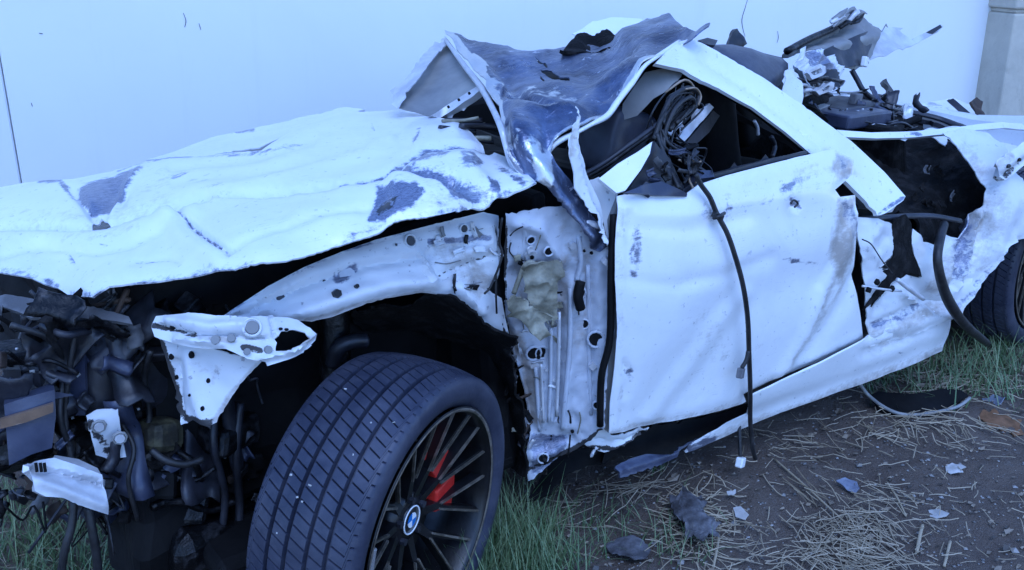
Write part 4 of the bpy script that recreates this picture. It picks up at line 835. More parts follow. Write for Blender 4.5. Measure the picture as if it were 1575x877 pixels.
# torn rear roof piece standing above the deck
rr_c = [(1209, 79, 'Y', .85), (1310, 14, 'Y', .95), (1345, 43, 'Y', .95), (1310, 104, 'Y', .80), (1256, 83, 'Y', .82)]
panel('rear_roof_remnant', [(1209, 80), (1240, 62), (1279, 40), (1296, 26), (1304, 14), (1312, 11), (1322, 14), (1330, 24), (1342, 40), (1352, 46), (1366, 42), (1364, 36), (1358, 46), (1344, 58), (1340, 80), (1338, 96), (1324, 104), (1310, 106), (1296, 100), (1279, 101), (1266, 92), (1254, 84)],
      rr_c, MT['grey_sheet'], car, step=5, seed=63, noise=((.03, 7), (.015, 16)), rough=1.2, creases=[([(1215, 80), (1290, 50), (1325, 30)], -.05, 8, 'sharp'), ([(1250, 82), (1300, 70), (1340, 60)], .03, 10)])
ptube('roof_bow', [(1210, 79, 'Y', .8), (1245, 60, 'Y', .84), (1284, 42, 'Y', .88), (1312, 20, 'Y', .9)], .014, MT['oily'], car, n=7)
panel('rear_roof_lining', [(1256, 84), (1290, 66), (1330, 50), (1342, 60), (1336, 98), (1300, 104), (1278, 100)], [(c[0], c[1], 'Y', c[3] - .03) for c in rr_c], MT['dark_plastic'], car, step=6, seed=64, noise=((.03, 10),), rough=1)
panel('rear_roof_flap', [(1338, 92), (1342, 64), (1344, 50), (1366, 44), (1390, 42), (1384, 46), (1404, 60), (1424, 50), (1446, 38), (1450, 42), (1440, 50), (1412, 66), (1384, 76), (1360, 86)],
      [(1338, 92, 'Y', .85), (1344, 50, 'Y', 1.0), (1390, 42, 'Y', 1.0), (1446, 40, 'Y', 1.0), (1384, 76, 'Y', .9)], MT['pale_metal'], car, step=4.5, seed=65, noise=((.015, 12),), rough=.6)
panel('torn_trim', [(1404, 60), (1424, 50), (1446, 38), (1449, 42), (1432, 54), (1410, 64)], [(1404, 60, 'Y', .97), (1446, 38, 'Y', .97), (1410, 64, 'Y', .96)], MT['dark_plastic'], car, step=4, seed=66, thick=.01)
for i in range(9):
    x, y = random.uniform(1288, 1326), random.uniform(16, 34)
    ptube('metal_shred', [(x - 14, y + 10 + random.uniform(-3, 3), 'Y', .86), (x, y + random.uniform(-4, 4), 'Y', .85), (x + 9, y - 2 + random.uniform(-7, 5), 'Y', .87)], [.010, .012, .003], MT[('pale_metal', 'oily', 'grey_sheet')[i % 3]], car, n=5, flat=.4)
box('label_plate', P(1330, 95, 'Y', .78), (.04, .02, .04), MT['badge_white'], car, (0, .2, .3), .004)
panel('crumpled_c_pillar', [(1216, 84), (1236, 80), (1250, 82), (1270, 92), (1280, 100), (1286, 118), (1288, 136), (1270, 146), (1240, 148), (1228, 140), (1218, 118)],
      [(1216, 84, 'Y', .6), (1270, 92, 'Y', .7), (1288, 136, 'Y', .62), (1228, 140, 'Y', .5)], MT['paint_dirty'], car, step=4, seed=67, noise=((.016, 9),), ridge=((.03, 10), (.014, 24)), rough=1.2, wear=[([(1225, 110), (1290, 110), (1285, 146), (1230, 146)], 2, .72, 14), ([(1240, 90), (1280, 130)], 0, .8, 20, 6)])
for (ol, sd) in (([(1240, 112), (1262, 98), (1270, 102), (1272, 112), (1252, 122), (1246, 118)], 1), ([(1256, 140), (1276, 126), (1280, 128), (1278, 140), (1262, 146)], 2)):
    cx, cy = np.mean(ol, axis=0)
    panel('seat_bracket', ol, [(ol[0][0], ol[0][1], 'Y', .45), (ol[2][0], ol[2][1], 'Y', .47), (ol[4][0], ol[4][1], 'Y', .45)], MT['pale_metal'], car, step=4, seed=70 + sd, noise=((.012, 20),), thick=.012,
          holes=[[tuple(np.array((cx, cy)) + (np.array(p) - (cx, cy)) * .45) for p in ol]])
for i in range(7):
    x, y = random.uniform(1222, 1280), random.uniform(122, 146)
    ptube('seat_wire', [(x - 16, y + random.uniform(-4, 4), 'Y', .5), (x, y - 5, 'Y', .47), (x + 16, y + random.uniform(-5, 5), 'Y', .5)], random.uniform(.004, .009), MT[('dark_plastic', 'pale_metal', 'oily')[i % 3]], car, n=6)
panel('c_pillar_trim', [(1206, 110), (1216, 108), (1226, 126), (1236, 160), (1238, 168), (1222, 156), (1206, 142)], [(1206, 110, 'Y', .45), (1216, 108, 'Y', .47), (1238, 168, 'Y', .34), (1206, 142, 'Y', .38)], MT['paint_dirty'], car, step=4.5, seed=73, noise=((.03, 16),), rough=.8)
panel('aerial_stub', [(1122, 68), (1127, 50), (1134, 44), (1141, 54), (1150, 66), (1136, 74)], [(1122, 68, 'Y', .80), (1134, 44, 'Y', .82), (1150, 66, 'Y', .80)], MT['dark_plastic'], car, step=4, noise=((.02, 25),), seed=75, thick=.02, rough=1)
ptube('dark_band', [(1390, 170, 'Y', .74), (1446, 183, 'Y', .64), (1496, 205, 'Y', .48), (1528, 228, 'Y', .34), (1538, 242, 'Y', .25)], [.012, .014, .018, .022, .012], MT['dark_plastic'], car, n=8, flat=.6)
panel('roof_remnant', [(1074, 62), (1088, 58), (1104, 62), (1100, 70), (1086, 68)], [(1074, 62, 'Y', .5), (1104, 62, 'Y', .55), (1086, 68, 'Y', .5)], MT['dark_plastic'], car, step=4, seed=74, thick=.01)
rk = random.Random(77)
for i in range(60):
    x = rk.uniform(1225, 1420); y = 128 + (x - 1225) * .22 + rk.uniform(-8, 40)
    if y > 205: continue
    yy = .62 + (1 if y < 160 else 0) * .12 - max(0, y - 160) * .004; m = MT[rk.choice(['dark_plastic', 'black', 'oily', 'grey_sheet', 'pale_metal', 'carpet', 'dark_plastic', 'blue_plastic'])]; t = rk.random()
    if t < .5: scrap('torn_metal', P(x, y, 'Y', yy), (rk.uniform(.03, .10), rk.uniform(.01, .04)), m, car, 900 + i, (rk.uniform(-.5, .5), -1, rk.uniform(0, 1.2)), rk.uniform(.3, 1))
    else: ptube('loose_wire', [(x - rk.uniform(8, 26), y + rk.uniform(-6, 6), 'Y', yy), (x, y + rk.uniform(-6, 4), 'Y', yy - .03), (x + rk.uniform(8, 26), y + rk.uniform(-6, 8), 'Y', yy)], rk.uniform(.002, .007), m, car, n=5)
for i in range(46):   # shreds, clips and seams on the bared pillar
    x, y = rk.uniform(782, 915), rk.uniform(335, 700); p, nn = hp_s.at(x, y, .004)
    t = rk.random()
    if t < .45: scrap('paint_flake', p, (rk.uniform(.012, .035), rk.uniform(.006, .016)), MT[rk.choice(['inner_white', 'grey_sheet', 'tan', 'pale_metal', 'oily'])], hinge, 1000 + i, nn, .6, .0015, 4, 4)
    elif t < .75: tube('seam', [hp_s.at(x + a, y + b, .002)[0] for a, b in ((0, 0), (rk.uniform(-4, 4), 12), (rk.uniform(-5, 5), rk.uniform(20, 40)))], rk.uniform(.0012, .003), MT[rk.choice(['cable', 'oily', 'tan'])], hinge, n=5, k=4)
    else: disc_on('bolt', hp_s, x, y, rk.uniform(2, 4.5), MT[rk.choice(['oily', 'pale_metal', 'black'])], hinge, h=.01, n=8, off=.001)
for i in range(16):
    x, y = rk.uniform(665, 765), rk.uniform(350, 455); p, nn = ap_s.at(x, y, .004)
    if rk.random() < .5: scrap('paint_flake', p, (rk.uniform(.012, .04), rk.uniform(.006, .014)), MT[rk.choice(['inner_white', 'grey_sheet', 'pale_metal', 'oily'])], apron, 1100 + i, nn, .6, .0015, 4, 4)
    else: tube('seam', [ap_s.at(x + a, y + b, .002)[0] for a, b in ((0, 0), (14, rk.uniform(-6, 3)), (rk.uniform(20, 36), rk.uniform(-14, 4)))], rk.uniform(.0008, .0016), MT[rk.choice(['grey_sheet', 'oily', 'grey_sheet'])], apron, n=5, k=4)
# rest of the body behind, out of the photograph's sight
box('boot_floor', (3.1, .95, .45), (.9, 1.4, .35), MT['carpet'], car, (0, 0, 0), .04, 2, .03)
box('rear_panel', (3.58, .86, .52), (.10, 1.5, .50), MT['paint_dirty'], car, (0, -.08, 0), .04, 4, .05)
box('far_rear_quarter', (2.95, 1.60, .50), (1.2, .10, .44), MT['paint_dirty'], car, (0, 0, 0), .04, 4, .04)
box('near_rear_quarter', (3.32, .05, .62), (.55, .08, .52), MT['paint_dirty'], car, (0, 0, 0), .03, 4, .04)

# engine bay -------------------------------------------------------------------
box('engine_block', (.02, .98, .52), (.72, .80, .46), MT['oily'], car, (0, 0, .05), .05, 4, .05)
box('radiator_support', (-.40, 1.05, .60), (.10, 1.2, .36), MT['black'], car, (0, .1, 0), .02, 4, .05)
box('bay_floor', (.10, .85, .24), (.8, 1.2, .06), MT['black'], car, (0, 0, 0), .02, 3, .03)
box('wheel_arch_inner', (.08, .50, .58), (.85, .10, .60), MT['black'], car, (0, 0, .05), .03, 4, .04)
box('bulkhead_side', (.46, .50, .52), (.10, .50, .62), MT['black'], car, (0, 0, 0), .03, 4, .04)
panel('arch_liner', [(655, 453), (690, 456), (716, 472), (740, 486), (762, 500), (782, 508), (800, 518), (796, 530), (776, 536), (790, 556), (800, 590), (806, 640), (806, 700), (800, 735), (780, 720), (770, 640), (740, 560), (690, 520), (640, 505), (560, 512), (540, 490), (600, 462)],
      [(655, 453, 'Y', .24), (700, 470, 'Y', .17), (740, 488, 'Y', .14), (782, 512, 'Y', .12), (800, 590, 'Y', .16), (806, 640, 'Y', .19), (800, 735, 'Y', .22), (770, 640, 'Y', .38), (700, 530, 'Y', .36), (640, 505, 'Y', .42), (540, 490, 'Y', .38)], MT['carpet'], car, step=6, seed=80, rough=1.4, noise=((.03, 7), (.012, 18)), thick=.006)
for i in range(26):
    t = i / 25; x = 770 + 50 * t + random.uniform(-10, 10); y = 515 + 190 * t + random.uniform(-8, 8)
    scrap('liner_shred', P(x, y, 'Y', .22 + .02 * t), (random.uniform(.02, .05), random.uniform(.008, .018)), MT[('carpet', 'rusty', 'carpet', 'dark_plastic', 'rag', 'black')[i % 6]], car, 500 + i, bend=.5)
# bumper corner bracket and headlamp carrier
bk_s = Surf([(243, 487, 'Y', .30), (323, 484, 'Y', .22), (425, 487, 'Y', .17), (486, 514, 'Y', .16), (412, 563, 'Y', .14), (288, 531, 'Y', .22), (238, 517, 'Y', .29)])
panel('wing_bracket', [(238, 486), (262, 484), (288, 480), (323, 484), (375, 488), (400, 486), (425, 487), (445, 488), (459, 492), (474, 503), (486, 514), (482, 526), (475, 535), (462, 544), (448, 551), (412, 563), (409, 557), (380, 552), (362, 543), (348, 537), (320, 537), (288, 533), (260, 526), (238, 518), (232, 502)],
      bk_s, MT['inner_white'], car, step=4.5, rough=.8, seed=81, noise=((.012, 12), (.006, 30)), thick=.004,
      holes=[[(425, 521), (434, 510), (452, 507), (470, 512), (472, 524), (455, 532), (436, 540), (423, 540)]],
      creases=[([(245, 500), (300, 514), (366, 516), (410, 520)], -.016, 4, 'sharp'), ([(260, 492), (320, 502), (370, 500)], .014, 8), ([(418, 490), (424, 520)], -.012, 5, 'sharp'), ([(270, 522), (340, 530)], .012, 5), ([(400, 552), (450, 540), (480, 516)], .014, 5)],
      wear=[([(236, 500), (270, 508), (300, 515)], 2, .78, 6, 3), ([(375, 534), (400, 540)], 2, .8, 6, 4), ([(430, 540), (476, 520)], 1, .8, 6, 3), ([(310, 520), (360, 524)], 1, .8, 5, 4)])
disc_on('locating_hole', bk_s, 387, 504, 11, MT['grey_sheet'], car, h=.006, n=18, ring=MT['inner_white'])
for x, y, r in ((333, 524, 8), (356, 521, 7), (412, 538, 7), (380, 541, 6), (262, 502, 4), (432, 506, 2.5), (441, 507, 2.5)): disc_on('bolt', bk_s, x, y, r, MT['grey_sheet' if r > 4 else 'black'], car, h=.012, n=8)
lb_s = Surf([(245, 524, 'Y', .30), (334, 539, 'Y', .22), (402, 557, 'Y', .18), (327, 656, 'Y', .22), (279, 652, 'Y', .28)])
panel('headlamp_carrier', [(243, 522), (270, 528), (300, 532), (334, 538), (370, 548), (402, 557), (386, 574), (368, 592), (356, 610), (346, 626), (336, 642), (327, 657), (312, 648), (300, 644), (290, 650), (278, 654), (270, 625), (266, 597), (256, 560)],
      lb_s, MT['inner_white'], car, step=5, rough=1.0, seed=82, noise=((.012, 8), (.006, 24)), thick=.004,
      creases=[([(290, 540), (300, 600), (320, 650)], .012, 12), ([(270, 560), (278, 640)], -.014, 7)],
      wear=[([(246, 530), (262, 590), (272, 640)], 2, .78, 8, 4), ([(402, 557), (356, 608), (327, 656)], 1, .85, 8, 4), ([(280, 640), (326, 650)], 2, .8, 10, 4), ([(280, 545), (350, 560), (330, 610)], 1, .55, 20)])
for x, y, r in ((297, 544, 4.5), (320, 586, 3), (262, 550, 4), (267, 584, 3), (317, 625, 3), (298, 603, 1.8)): disc_on('drain_hole', lb_s, x, y, r, MT['black'], car, h=.004, n=10, squash=1.3)
# lower trim strip and lamp bowl
panel('grille_trim', [(0, 458), (10, 455), (60, 462), (110, 470), (150, 474), (198, 488), (204, 499), (150, 492), (100, 488), (50, 490), (30, 482), (-30, 465)],
      [(0, 458, 'Y', .52), (110, 470, 'Y', .42), (204, 495, 'Y', .34), (50, 490, 'Y', .44)], MT['rag'], car, step=6, seed=83, noise=((.012, 9),), thick=.01, rough=.6)
cushion('headlamp_bowl', P(185, 566, 'Y', .50), (.22, .16, .18), MT['dark_plastic'], (0, .2, .3), 7)
panel('lamp_stay', [(104, 545), (118, 520), (128, 540), (131, 600), (130, 640), (110, 640), (106, 600)], [(104, 545, 'Y', .42), (130, 540, 'Y', .40), (120, 640, 'Y', .42)], MT['blue_plastic'], car, step=6, seed=84, noise=((.01, 12),), thick=.01)
panel('crash_box', [(133, 640), (150, 632), (182, 631), (186, 660), (194, 704), (170, 712), (148, 702), (140, 670)], [(133, 640, 'Y', .36), (182, 631, 'Y', .35), (170, 712, 'Y', .37)], MT['inner_white'], car, step=4.5, rough=.8, seed=85, noise=((.014, 16),), wear=[([(140, 650), (170, 700)], 2, .6, 14, 4)])
cb = Surf([(133, 640, 'Y', .35), (182, 631, 'Y', .34), (170, 712, 'Y', .36)])
for x, y in ((152, 655), (184, 673)): disc_on('bolt', cb, x, y, 8, MT['pale_metal'], car, h=.012, n=8, ring=MT['grey_sheet'])
panel('corner_module', [(6, 622), (40, 612), (84, 601), (86, 640), (80, 690), (48, 700), (14, 716), (10, 670)], [(6, 622, 'Y', .36), (84, 601, 'Y', .34), (48, 708, 'Y', .34)], MT['blue_plastic'], car, step=6, seed=86, noise=((.012, 10),), thick=.05)
panel('reflector_strip', [(0, 646), (40, 634), (82, 621), (82, 634), (40, 650), (0, 660)], [(0, 650, 'Y', .345), (82, 626, 'Y', .325), (40, 646, 'Y', .335)], simple('amber_reflector', (.12, .075, .05), (.19, .12, .075), .35, 0, 20, .1), car, step=6, seed=87, thick=.01)
panel('bumper_beam', [(44, 718), (60, 708), (84, 704), (120, 716), (158, 730), (164, 760), (167, 792), (130, 780), (96, 766), (70, 764), (54, 756)],
      [(44, 718, 'Y', .30), (84, 704, 'Y', .32), (158, 730, 'Y', .30), (167, 792, 'Y', .28), (60, 756, 'Y', .28)], MT['pale_metal'], car, step=5, seed=88, noise=((.008, 12),), thick=.012, rough=.5,
      creases=[([(50, 722), (100, 728), (160, 748)], -.014, 5, 'sharp'), ([(60, 740), (160, 778)], .008, 8)])
panel('bumper_beam_lip', [(84, 700), (120, 706), (150, 720), (158, 734), (120, 722), (86, 710)], [(84, 700, 'Y', .36), (150, 720, 'Y', .35), (120, 722, 'Y', .33)], MT['pale_metal'], car, step=5, seed=89, thick=.01)
for x in (55, 62, 68): ptube('rib', [(x, 712, 'Y', .295), (x + 2, 726, 'Y', .29)], .003, MT['black'], car, n=5)
ptube('hanging_wire', [(114, 770, 'Y', .34), (110, 810, 'Y', .33), (100, 845, 'Y', .33), (94, 885, 'Y', .34)], .008, MT['cable'], car, n=7)
ptube('hanging_wire', [(136, 780, 'Y', .34), (142, 815, 'Y', .33), (148, 850, 'Y', .33), (152, 890, 'Y', .34)], .009, MT['cable'], car, n=7)
box('gearbox_casting', P(250, 664, 'Y', .41), (.07, .07, .075), MT['yellow_lump'], car, (0, .2, .3), .02, 3, .02, 4)
ptube('coolant_hose', [(232, 692, 'Y', .36), (255, 708, 'Y', .34), (285, 714, 'Y', .33), (312, 706, 'Y', .33)], .008, MT['cable'], car, n=7)
ptube('strut_hose', [(512, 560, 'Y', .36), (520, 536, 'Y', .34), (540, 526, 'Y', .33), (562, 524, 'Y', .33)], .018, MT['dark_plastic'], car, n=9)
ptube('brake_hose', [(350, 560, 'Y', .36), (352, 640, 'Y', .38), (366, 720, 'Y', .38)], .016, MT['dark_plastic'], car, n=8)
ptube('lamp_wire', [(140, 470, 'Y', .42), (120, 500, 'Y', .40), (108, 560, 'Y', .40), (100, 640, 'Y', .40), (112, 720, 'Y', .38)], .006, MT['cable'], car, n=6)
# clutter of the smashed nose: small brackets, hoses, bolts
rg = random.Random(5)
def nose_free(x, y): return not (236 < x < 410 and 478 < y < 655 - max(0, (x - 330)) * 1.2)
for i in range(300):
    x, y = rg.uniform(-10, 400), rg.uniform(462, 860)
    if not nose_free(x, y) or (y > 800 and x < 230): continue
    dY = .37 + rg.uniform(0, .20) + max(0, (y - 700)) * .0002
    m = MT[rg.choice(['black', 'dark_plastic', 'oily', 'oily', 'dark_plastic', 'blue_plastic', 'rusty', 'rag', 'oily', 'carpet'])]
    c = P(x, y, 'Y', dY)
    if c[2] < .10: continue
    t = rg.random(); z = rg.choice((.6, .8, 1.0, 1.4))
    if t < .52: scrap('bracket', c, (rg.uniform(.03, .08) * z, rg.uniform(.012, .04) * z), m, car, 600 + i, (rg.uniform(-.8, .4), -1, rg.uniform(-.2, .9)), rg.uniform(.3, 1.1))
    elif t < .72:
        p = [Vector(c) + Vector((rg.uniform(-.06, .06), rg.uniform(-.04, .04), rg.uniform(-.07, .07))) * z * q for q in (-1.2, -.5, 0, .8, 1.4)]
        tube('hose', p, rg.uniform(.0012, .0055), m, car, n=6, k=4)
    else: box('sensor_block', c, (rg.uniform(.012, .04) * z, rg.uniform(.012, .04), rg.uniform(.012, .04) * z), m, car, (rg.uniform(0, 2), rg.uniform(0, 2), rg.uniform(0, 2)), .004)
for i in range(46):
    x, y = rg.uniform(-10, 380), rg.uniform(480, 820)
    if not nose_free(x, y) or (y > 780 and x < 210): continue
    c = P(x, y, 'Y', .40 + rg.uniform(0, .16))
    if c[2] < .16: continue
    if i % 2: scrap('broken_plastic', c, (rg.uniform(.10, .22), rg.uniform(.05, .12)), MT[rg.choice(['black', 'dark_plastic', 'carpet', 'blue_plastic', 'dark_plastic'])], car, 1400 + i, (rg.uniform(-.7, .3), -1, rg.uniform(-.1, .8)), rg.uniform(.3, .8), .004, 9, 7)
    else: box('crushed_casting', c, (rg.uniform(.05, .11), rg.uniform(.05, .1), rg.uniform(.05, .12)), MT[rg.choice(['oily', 'black', 'oily', 'dark_plastic', 'yellow_lump'])], car, (rg.uniform(0, 2), rg.uniform(0, 2), rg.uniform(0, 2)), .012, 2, .03, i)
for pts, r_, m_ in (([(20, 500), (70, 520), (95, 560), (92, 640), (110, 700)], .010, 'cable'), ([(60, 500), (100, 515), (150, 508), (200, 520), (235, 545)], .012, 'dark_plastic'), ([(235, 540), (222, 580), (228, 640), (215, 700), (225, 770)], .010, 'cable'),
                    ([(160, 720), (200, 735), (240, 720), (290, 740), (330, 720)], .009, 'oily'), ([(190, 650), (205, 690), (200, 740), (210, 800)], .008, 'cable'), ([(340, 600), (330, 680), (345, 760), (340, 830)], .014, 'dark_plastic'),
                    ([(10, 540), (40, 560), (80, 555), (120, 575)], .007, 'oily'), ([(270, 690), (300, 720), (310, 770), (300, 840)], .012, 'oily'), ([(370, 620), (362, 700), (372, 780), (360, 850)], .016, 'dark_plastic'), ([(230, 780), (270, 770), (320, 785), (360, 770)], .014, 'oily')):
    ptube('hose', [(x + rg.uniform(-4, 4), y, 'Y', .37 + rg.uniform(-.02, .05)) for x, y in pts], r_ * .62, MT[m_], car, n=7)
for i in range(34):
    x, y = rg.uniform(0, 360), rg.uniform(480, 780); c = P(x, y, 'Y', .38 + rg.uniform(0, .06))
    if 236 < x < 410 and 480 < y < 660: continue
    scrap('glass_chip', c, (rg.uniform(.003, .011), rg.uniform(.002, .006)), MT['grey_sheet' if i % 4 else 'pale_metal'], car, 800 + i, (rg.uniform(-.6, .4), -1, rg.uniform(0, .9)), .3, 0.002, 3, 3)
box('strut_tower', P(250, 760, 'Y', .50), (.22, .18, .34), MT['black'], car, (0, .1, .2), .03, 3, .04)
box('subframe', (-.22, .62, .22), (.34, .5, .12), MT['oily'], car, (0, .1, .2), .03, 3, .04)
box('lower_arm', (.02, .40, .20), (.14, .5, .07), MT['oily'], car, (0.1, 0, .1), .02, 3, .02)
tube('damper', [Vector((.05, .36, .30)), Vector((.10, .42, .80))], .035, MT['oily'], car, n=10)

# wheels -----------------------------------------------------------------------
def tyre_mesh():
    W = .245; NT = 88; K = 9; n = NT * K
    prof = []   # (y, radius, zone)
    gw = .0036; grooves = (-.066, -.026, .020, .062)
    half = .100
    def crown(y): return .340 - .010 * (abs(y) / half) ** 2.4
    ws = [-half]
    for gq in grooves: ws += [gq - .015, gq - gw - .0015, gq - gw, gq + gw, gq + gw + .0015, gq + .013]
    ws += [.084, half]
    out = []
    for y, r, z in ((-.098, .258, 's'), (-.112, .270, 's'), (-.1215, .288, 's'), (-.1225, .302, 's'), (-.1205, .316, 's'), (-.114, .3255, 's'), (-.107, .3290, 'sh')): out.append((y, r, z))
    for y in ws:
        z = 'r'
        for gq in grooves:
            if abs(y - gq) <= gw + 1e-6: z = 'g'
            elif -.0151 < y - gq < 0 or 0 < y - gq < .014: z = 'k'
        if y <= -.080 or y >= .078: z = 'sh'
        out.append((y, crown(y), z))
    for y, r, z in ((.107, .3290, 'sh'), (.114, .3255, 's'), (.1205, .316, 's'), (.1225, .302, 's'), (.1215, .288, 's'), (.112, .270, 's'), (.098, .258, 's')): out.append((y, r, z))
    v = []; f = []; m = len(out)
    for j in range(n):
        for (y, r, z) in out:
            slot = (j % K == 0); rr = r
            skew = 0.0
            if z in ('r', 'k', 'g', 'sh') and abs(y) <= half: skew = y * -1.3
            if z == 'g': rr -= .012
            elif z == 'sh' and slot: rr -= .0065
            elif z == 'k' and slot: rr -= .006
            a = 2 * math.pi * j / n + skew
            # narrow the slot: first column pulled towards the slot
            if j % K == 1 and z != 's': a -= 2 * math.pi / n * .25
            if j % K == K - 1 and z != 's': a += 2 * math.pi / n * .25
            v.append((math.cos(a) * rr, y, math.sin(a) * rr))
    for j in range(n):
        for i in range(m - 1):
            j2 = (j + 1) % n; f.append((j * m + i, j * m + i + 1, j2 * m + i + 1, j2 * m + i))
    return mesh('tyre', v, f)
TY = tyre_mesh(); TY.materials.append(MT['tyre'])
def spoke_mesh():
    bm = bmesh.new()
    def bar(p, q, w0, w1, dpt, ytop, mi, lift=0.0):
        p, q = Vector(p), Vector(q); d = (q - p).normalized(); s = d.cross(Vector((0, 1, 0))).normalized(); vs = []
        for (c, w, yy) in ((p, w0, ytop[0]), (q, w1, ytop[1])):
            for sx, y in ((-1, yy - lift), (1, yy - lift), (1, yy + dpt), (-1, yy + dpt)):
                u = c + s * (sx * w / 2); vs.append(bm.verts.new((u.x, y, u.z)))
        for a in ((0, 1, 2, 3), (7, 6, 5, 4), (0, 4, 5, 1), (1, 5, 6, 2), (2, 6, 7, 3), (3, 7, 4, 0)):
            fc = bm.faces.new([vs[t] for t in a]); fc.material_index = mi
    st = math.radians(9.5)
    bar((.05, 0, 0), (.125, 0, 0), .022, .015, .030, (-.052, -.066), 0)
    for s in (-1, 1):
        e = (.252 * math.cos(s * st), 0, .252 * math.sin(s * st))
        bar((.115, 0, s * .004), e, .009, .009, .026, (-.064, -.098), 0)
        n_ = Vector((-e[2], 0, e[0])).normalized() * (s * .0025)
        bar((.11 + n_.x, 0, s * .004 + n_.z), (e[0] + n_.x, 0, e[2] + n_.z), .0045, .005, .004, (-.068, -.1025), 1, .0015)
    me = bpy.data.meshes.new('spoke'); bmesh.ops.recalc_face_normals(bm, faces=bm.faces[:]); bm.to_mesh(me); bm.free()
    me.materials.append(MT['rim_black']); me.materials.append(MT['rim_edge']); return me
SP = spoke_mesh()
def wheel(name, M, full=False):
    barrel = lathe(name, [(-.112, .262), (-.116, .266), (-.118, .262), (-.114, .254), (-.104, .250), (-.080, .246), (0, .240), (.09, .245), (.105, .262)], [MT['rim_black']], None, 72)
    barrel.parent = car; barrel.matrix_parent_inverse = Matrix.Translation(-Vector(car.location)); barrel.matrix_basis = M
    def sub(o): o.parent = barrel; o.matrix_parent_inverse = Matrix.Identity(4); return o
    t = bpy.data.objects.new('tyre', TY); COL.objects.link(t); sub(t)
    TY.polygons.foreach_set('use_smooth', [True] * len(TY.polygons))
    if full:
        TY.set_sharp_from_angle(angle=math.radians(38))
    for i in range(10):
        s = bpy.data.objects.new('spoke', SP); COL.objects.link(s); sub(s); s.matrix_basis = Matrix.Rotation(2 * math.pi * (i + .35) / 10, 4, 'Y')
    if full:
        rc_ = random.Random(len(name))
        for i in range(14):
            a, yy = rc_.uniform(1.7, 3.4), rc_.uniform(-.09, .08); rr = .340 - .010 * (abs(yy) / .1) ** 2.4 + .001
            sub(scrap('glass_crumb', (math.cos(a) * rr, yy, math.sin(a) * rr), (rc_.uniform(.002, .007), rc_.uniform(.002, .005)), MT['scrap_pale'], None, 50 + i, (math.cos(a), 0, math.sin(a)), .4, .002, 3, 3))
    sub(lathe('rim_lip', [(-.1165, .2545), (-.1185, .2575), (-.1185, .2605), (-.1165, .2635)], MT['rim_edge'], None, 72))
    sub(lathe('hub', [(-.050, .0), (-.052, .035), (-.050, .060), (-.02, .066), (.02, .066)], MT['rim_black'], None, 32))
    # round badge: white outer line, black ring, four quarters
    sub(lathe('hub_badge', [(-.054, .0), (-.0575, .010), (-.0575, .0335), (-.052, .0345)], MT['badge_black'], None, 36))
    sub(lathe('badge_ring', [(-.0574, .0295), (-.0592, .0300), (-.0592, .0325), (-.0574, .0330)], MT['badge_white'], None, 36))
    for q in range(4):
        v = [(0, -.0588, 0)]; f = []
        for j in range(7):
            a = math.pi / 2 * q + math.pi / 2 * j / 6; v.append((math.cos(a) * .017, -.0588, math.sin(a) * .017))
        for j in range(6): f.append((0, j + 1, j + 2))
        o = sub(link('badge_quarter', mesh('badge_quarter', v, f), MT['badge_blue' if q % 2 else 'badge_white'], None, False))
        o.modifiers.new('s', 'SOLIDIFY').thickness = .0008
    for i in range(5):
        a = 2 * math.pi * i / 5 + .3; bm = bmesh.new(); bmesh.ops.create_cone(bm, cap_ends=True, segments=6, radius1=.009, radius2=.008, depth=.016)
        sub(bm_link('wheel_bolt', bm, MT['dark_plastic'], None, Matrix.Translation((math.cos(a) * .048, -.054, math.sin(a) * .048)) @ Matrix.Rotation(math.pi / 2, 4, 'X')))
    sub(lathe('brake_disc', [(-.010, .07), (-.012, .17), (.012, .17), (.012, .07)], MT['disc'], None, 48))
    return barrel, sub
STEER, CAMBER = math.radians(26), math.radians(4)
MW = Matrix.Translation((0.042, .118, .336)) @ Matrix.Rotation(STEER, 4, 'Z') @ Matrix.Rotation(CAMBER, 4, 'X')
fw, sub = wheel('front_wheel', MW, True)
def caliper_piece(a0, a1, r0, r1, y0, y1, nm, mt):
    v = []; f = []; K = 10
    for j in range(K + 1):
        a = a0 + (a1 - a0) * j / K
        for (r, y) in ((r0, y0), (r1, y0), (r1, y1), (r0, y1)): v.append((math.cos(a) * r, y, math.sin(a) * r))
    for j in range(K):
        for i in range(4): f.append((j * 4 + i, (j + 1) * 4 + i, (j + 1) * 4 + (i + 1) % 4, j * 4 + (i + 1) % 4))
    f += [(0, 1, 2, 3), tuple(K * 4 + i for i in (3, 2, 1, 0))]
    o = sub(link(nm, mesh(nm, v, f), MT[mt], None, False)); b = o.modifiers.new('b', 'BEVEL'); b.width = .006; b.segments = 2; return o
caliper_piece(math.radians(-22), math.radians(6), .105, .19, -.058, -.008, 'brake_caliper', 'red')
caliper_piece(math.radians(22), math.radians(40), .11, .18, -.058, -.008, 'brake_caliper', 'red')
caliper_piece(math.radians(66), math.radians(86), .13, .205, -.058, -.008, 'brake_caliper', 'red')
# bright curved metal plate added in the spoke plane
caliper_piece(math.radians(160), math.radians(186), .212, .244, -.103, -.094, 'bright_rim_plate', 'chrome')
MR = Matrix.Translation((2.93, .165, .335)) @ Matrix.Rotation(math.radians(2), 4, 'Z')
wheel('rear_wheel', MR)
for q, y_ in ((0, 1.45), (2.81, 1.48)):
    wheel('far_wheel', Matrix.Translation((q, y_ + .05, .335)) @ Matrix.Rotation(math.pi, 4, 'Z'))

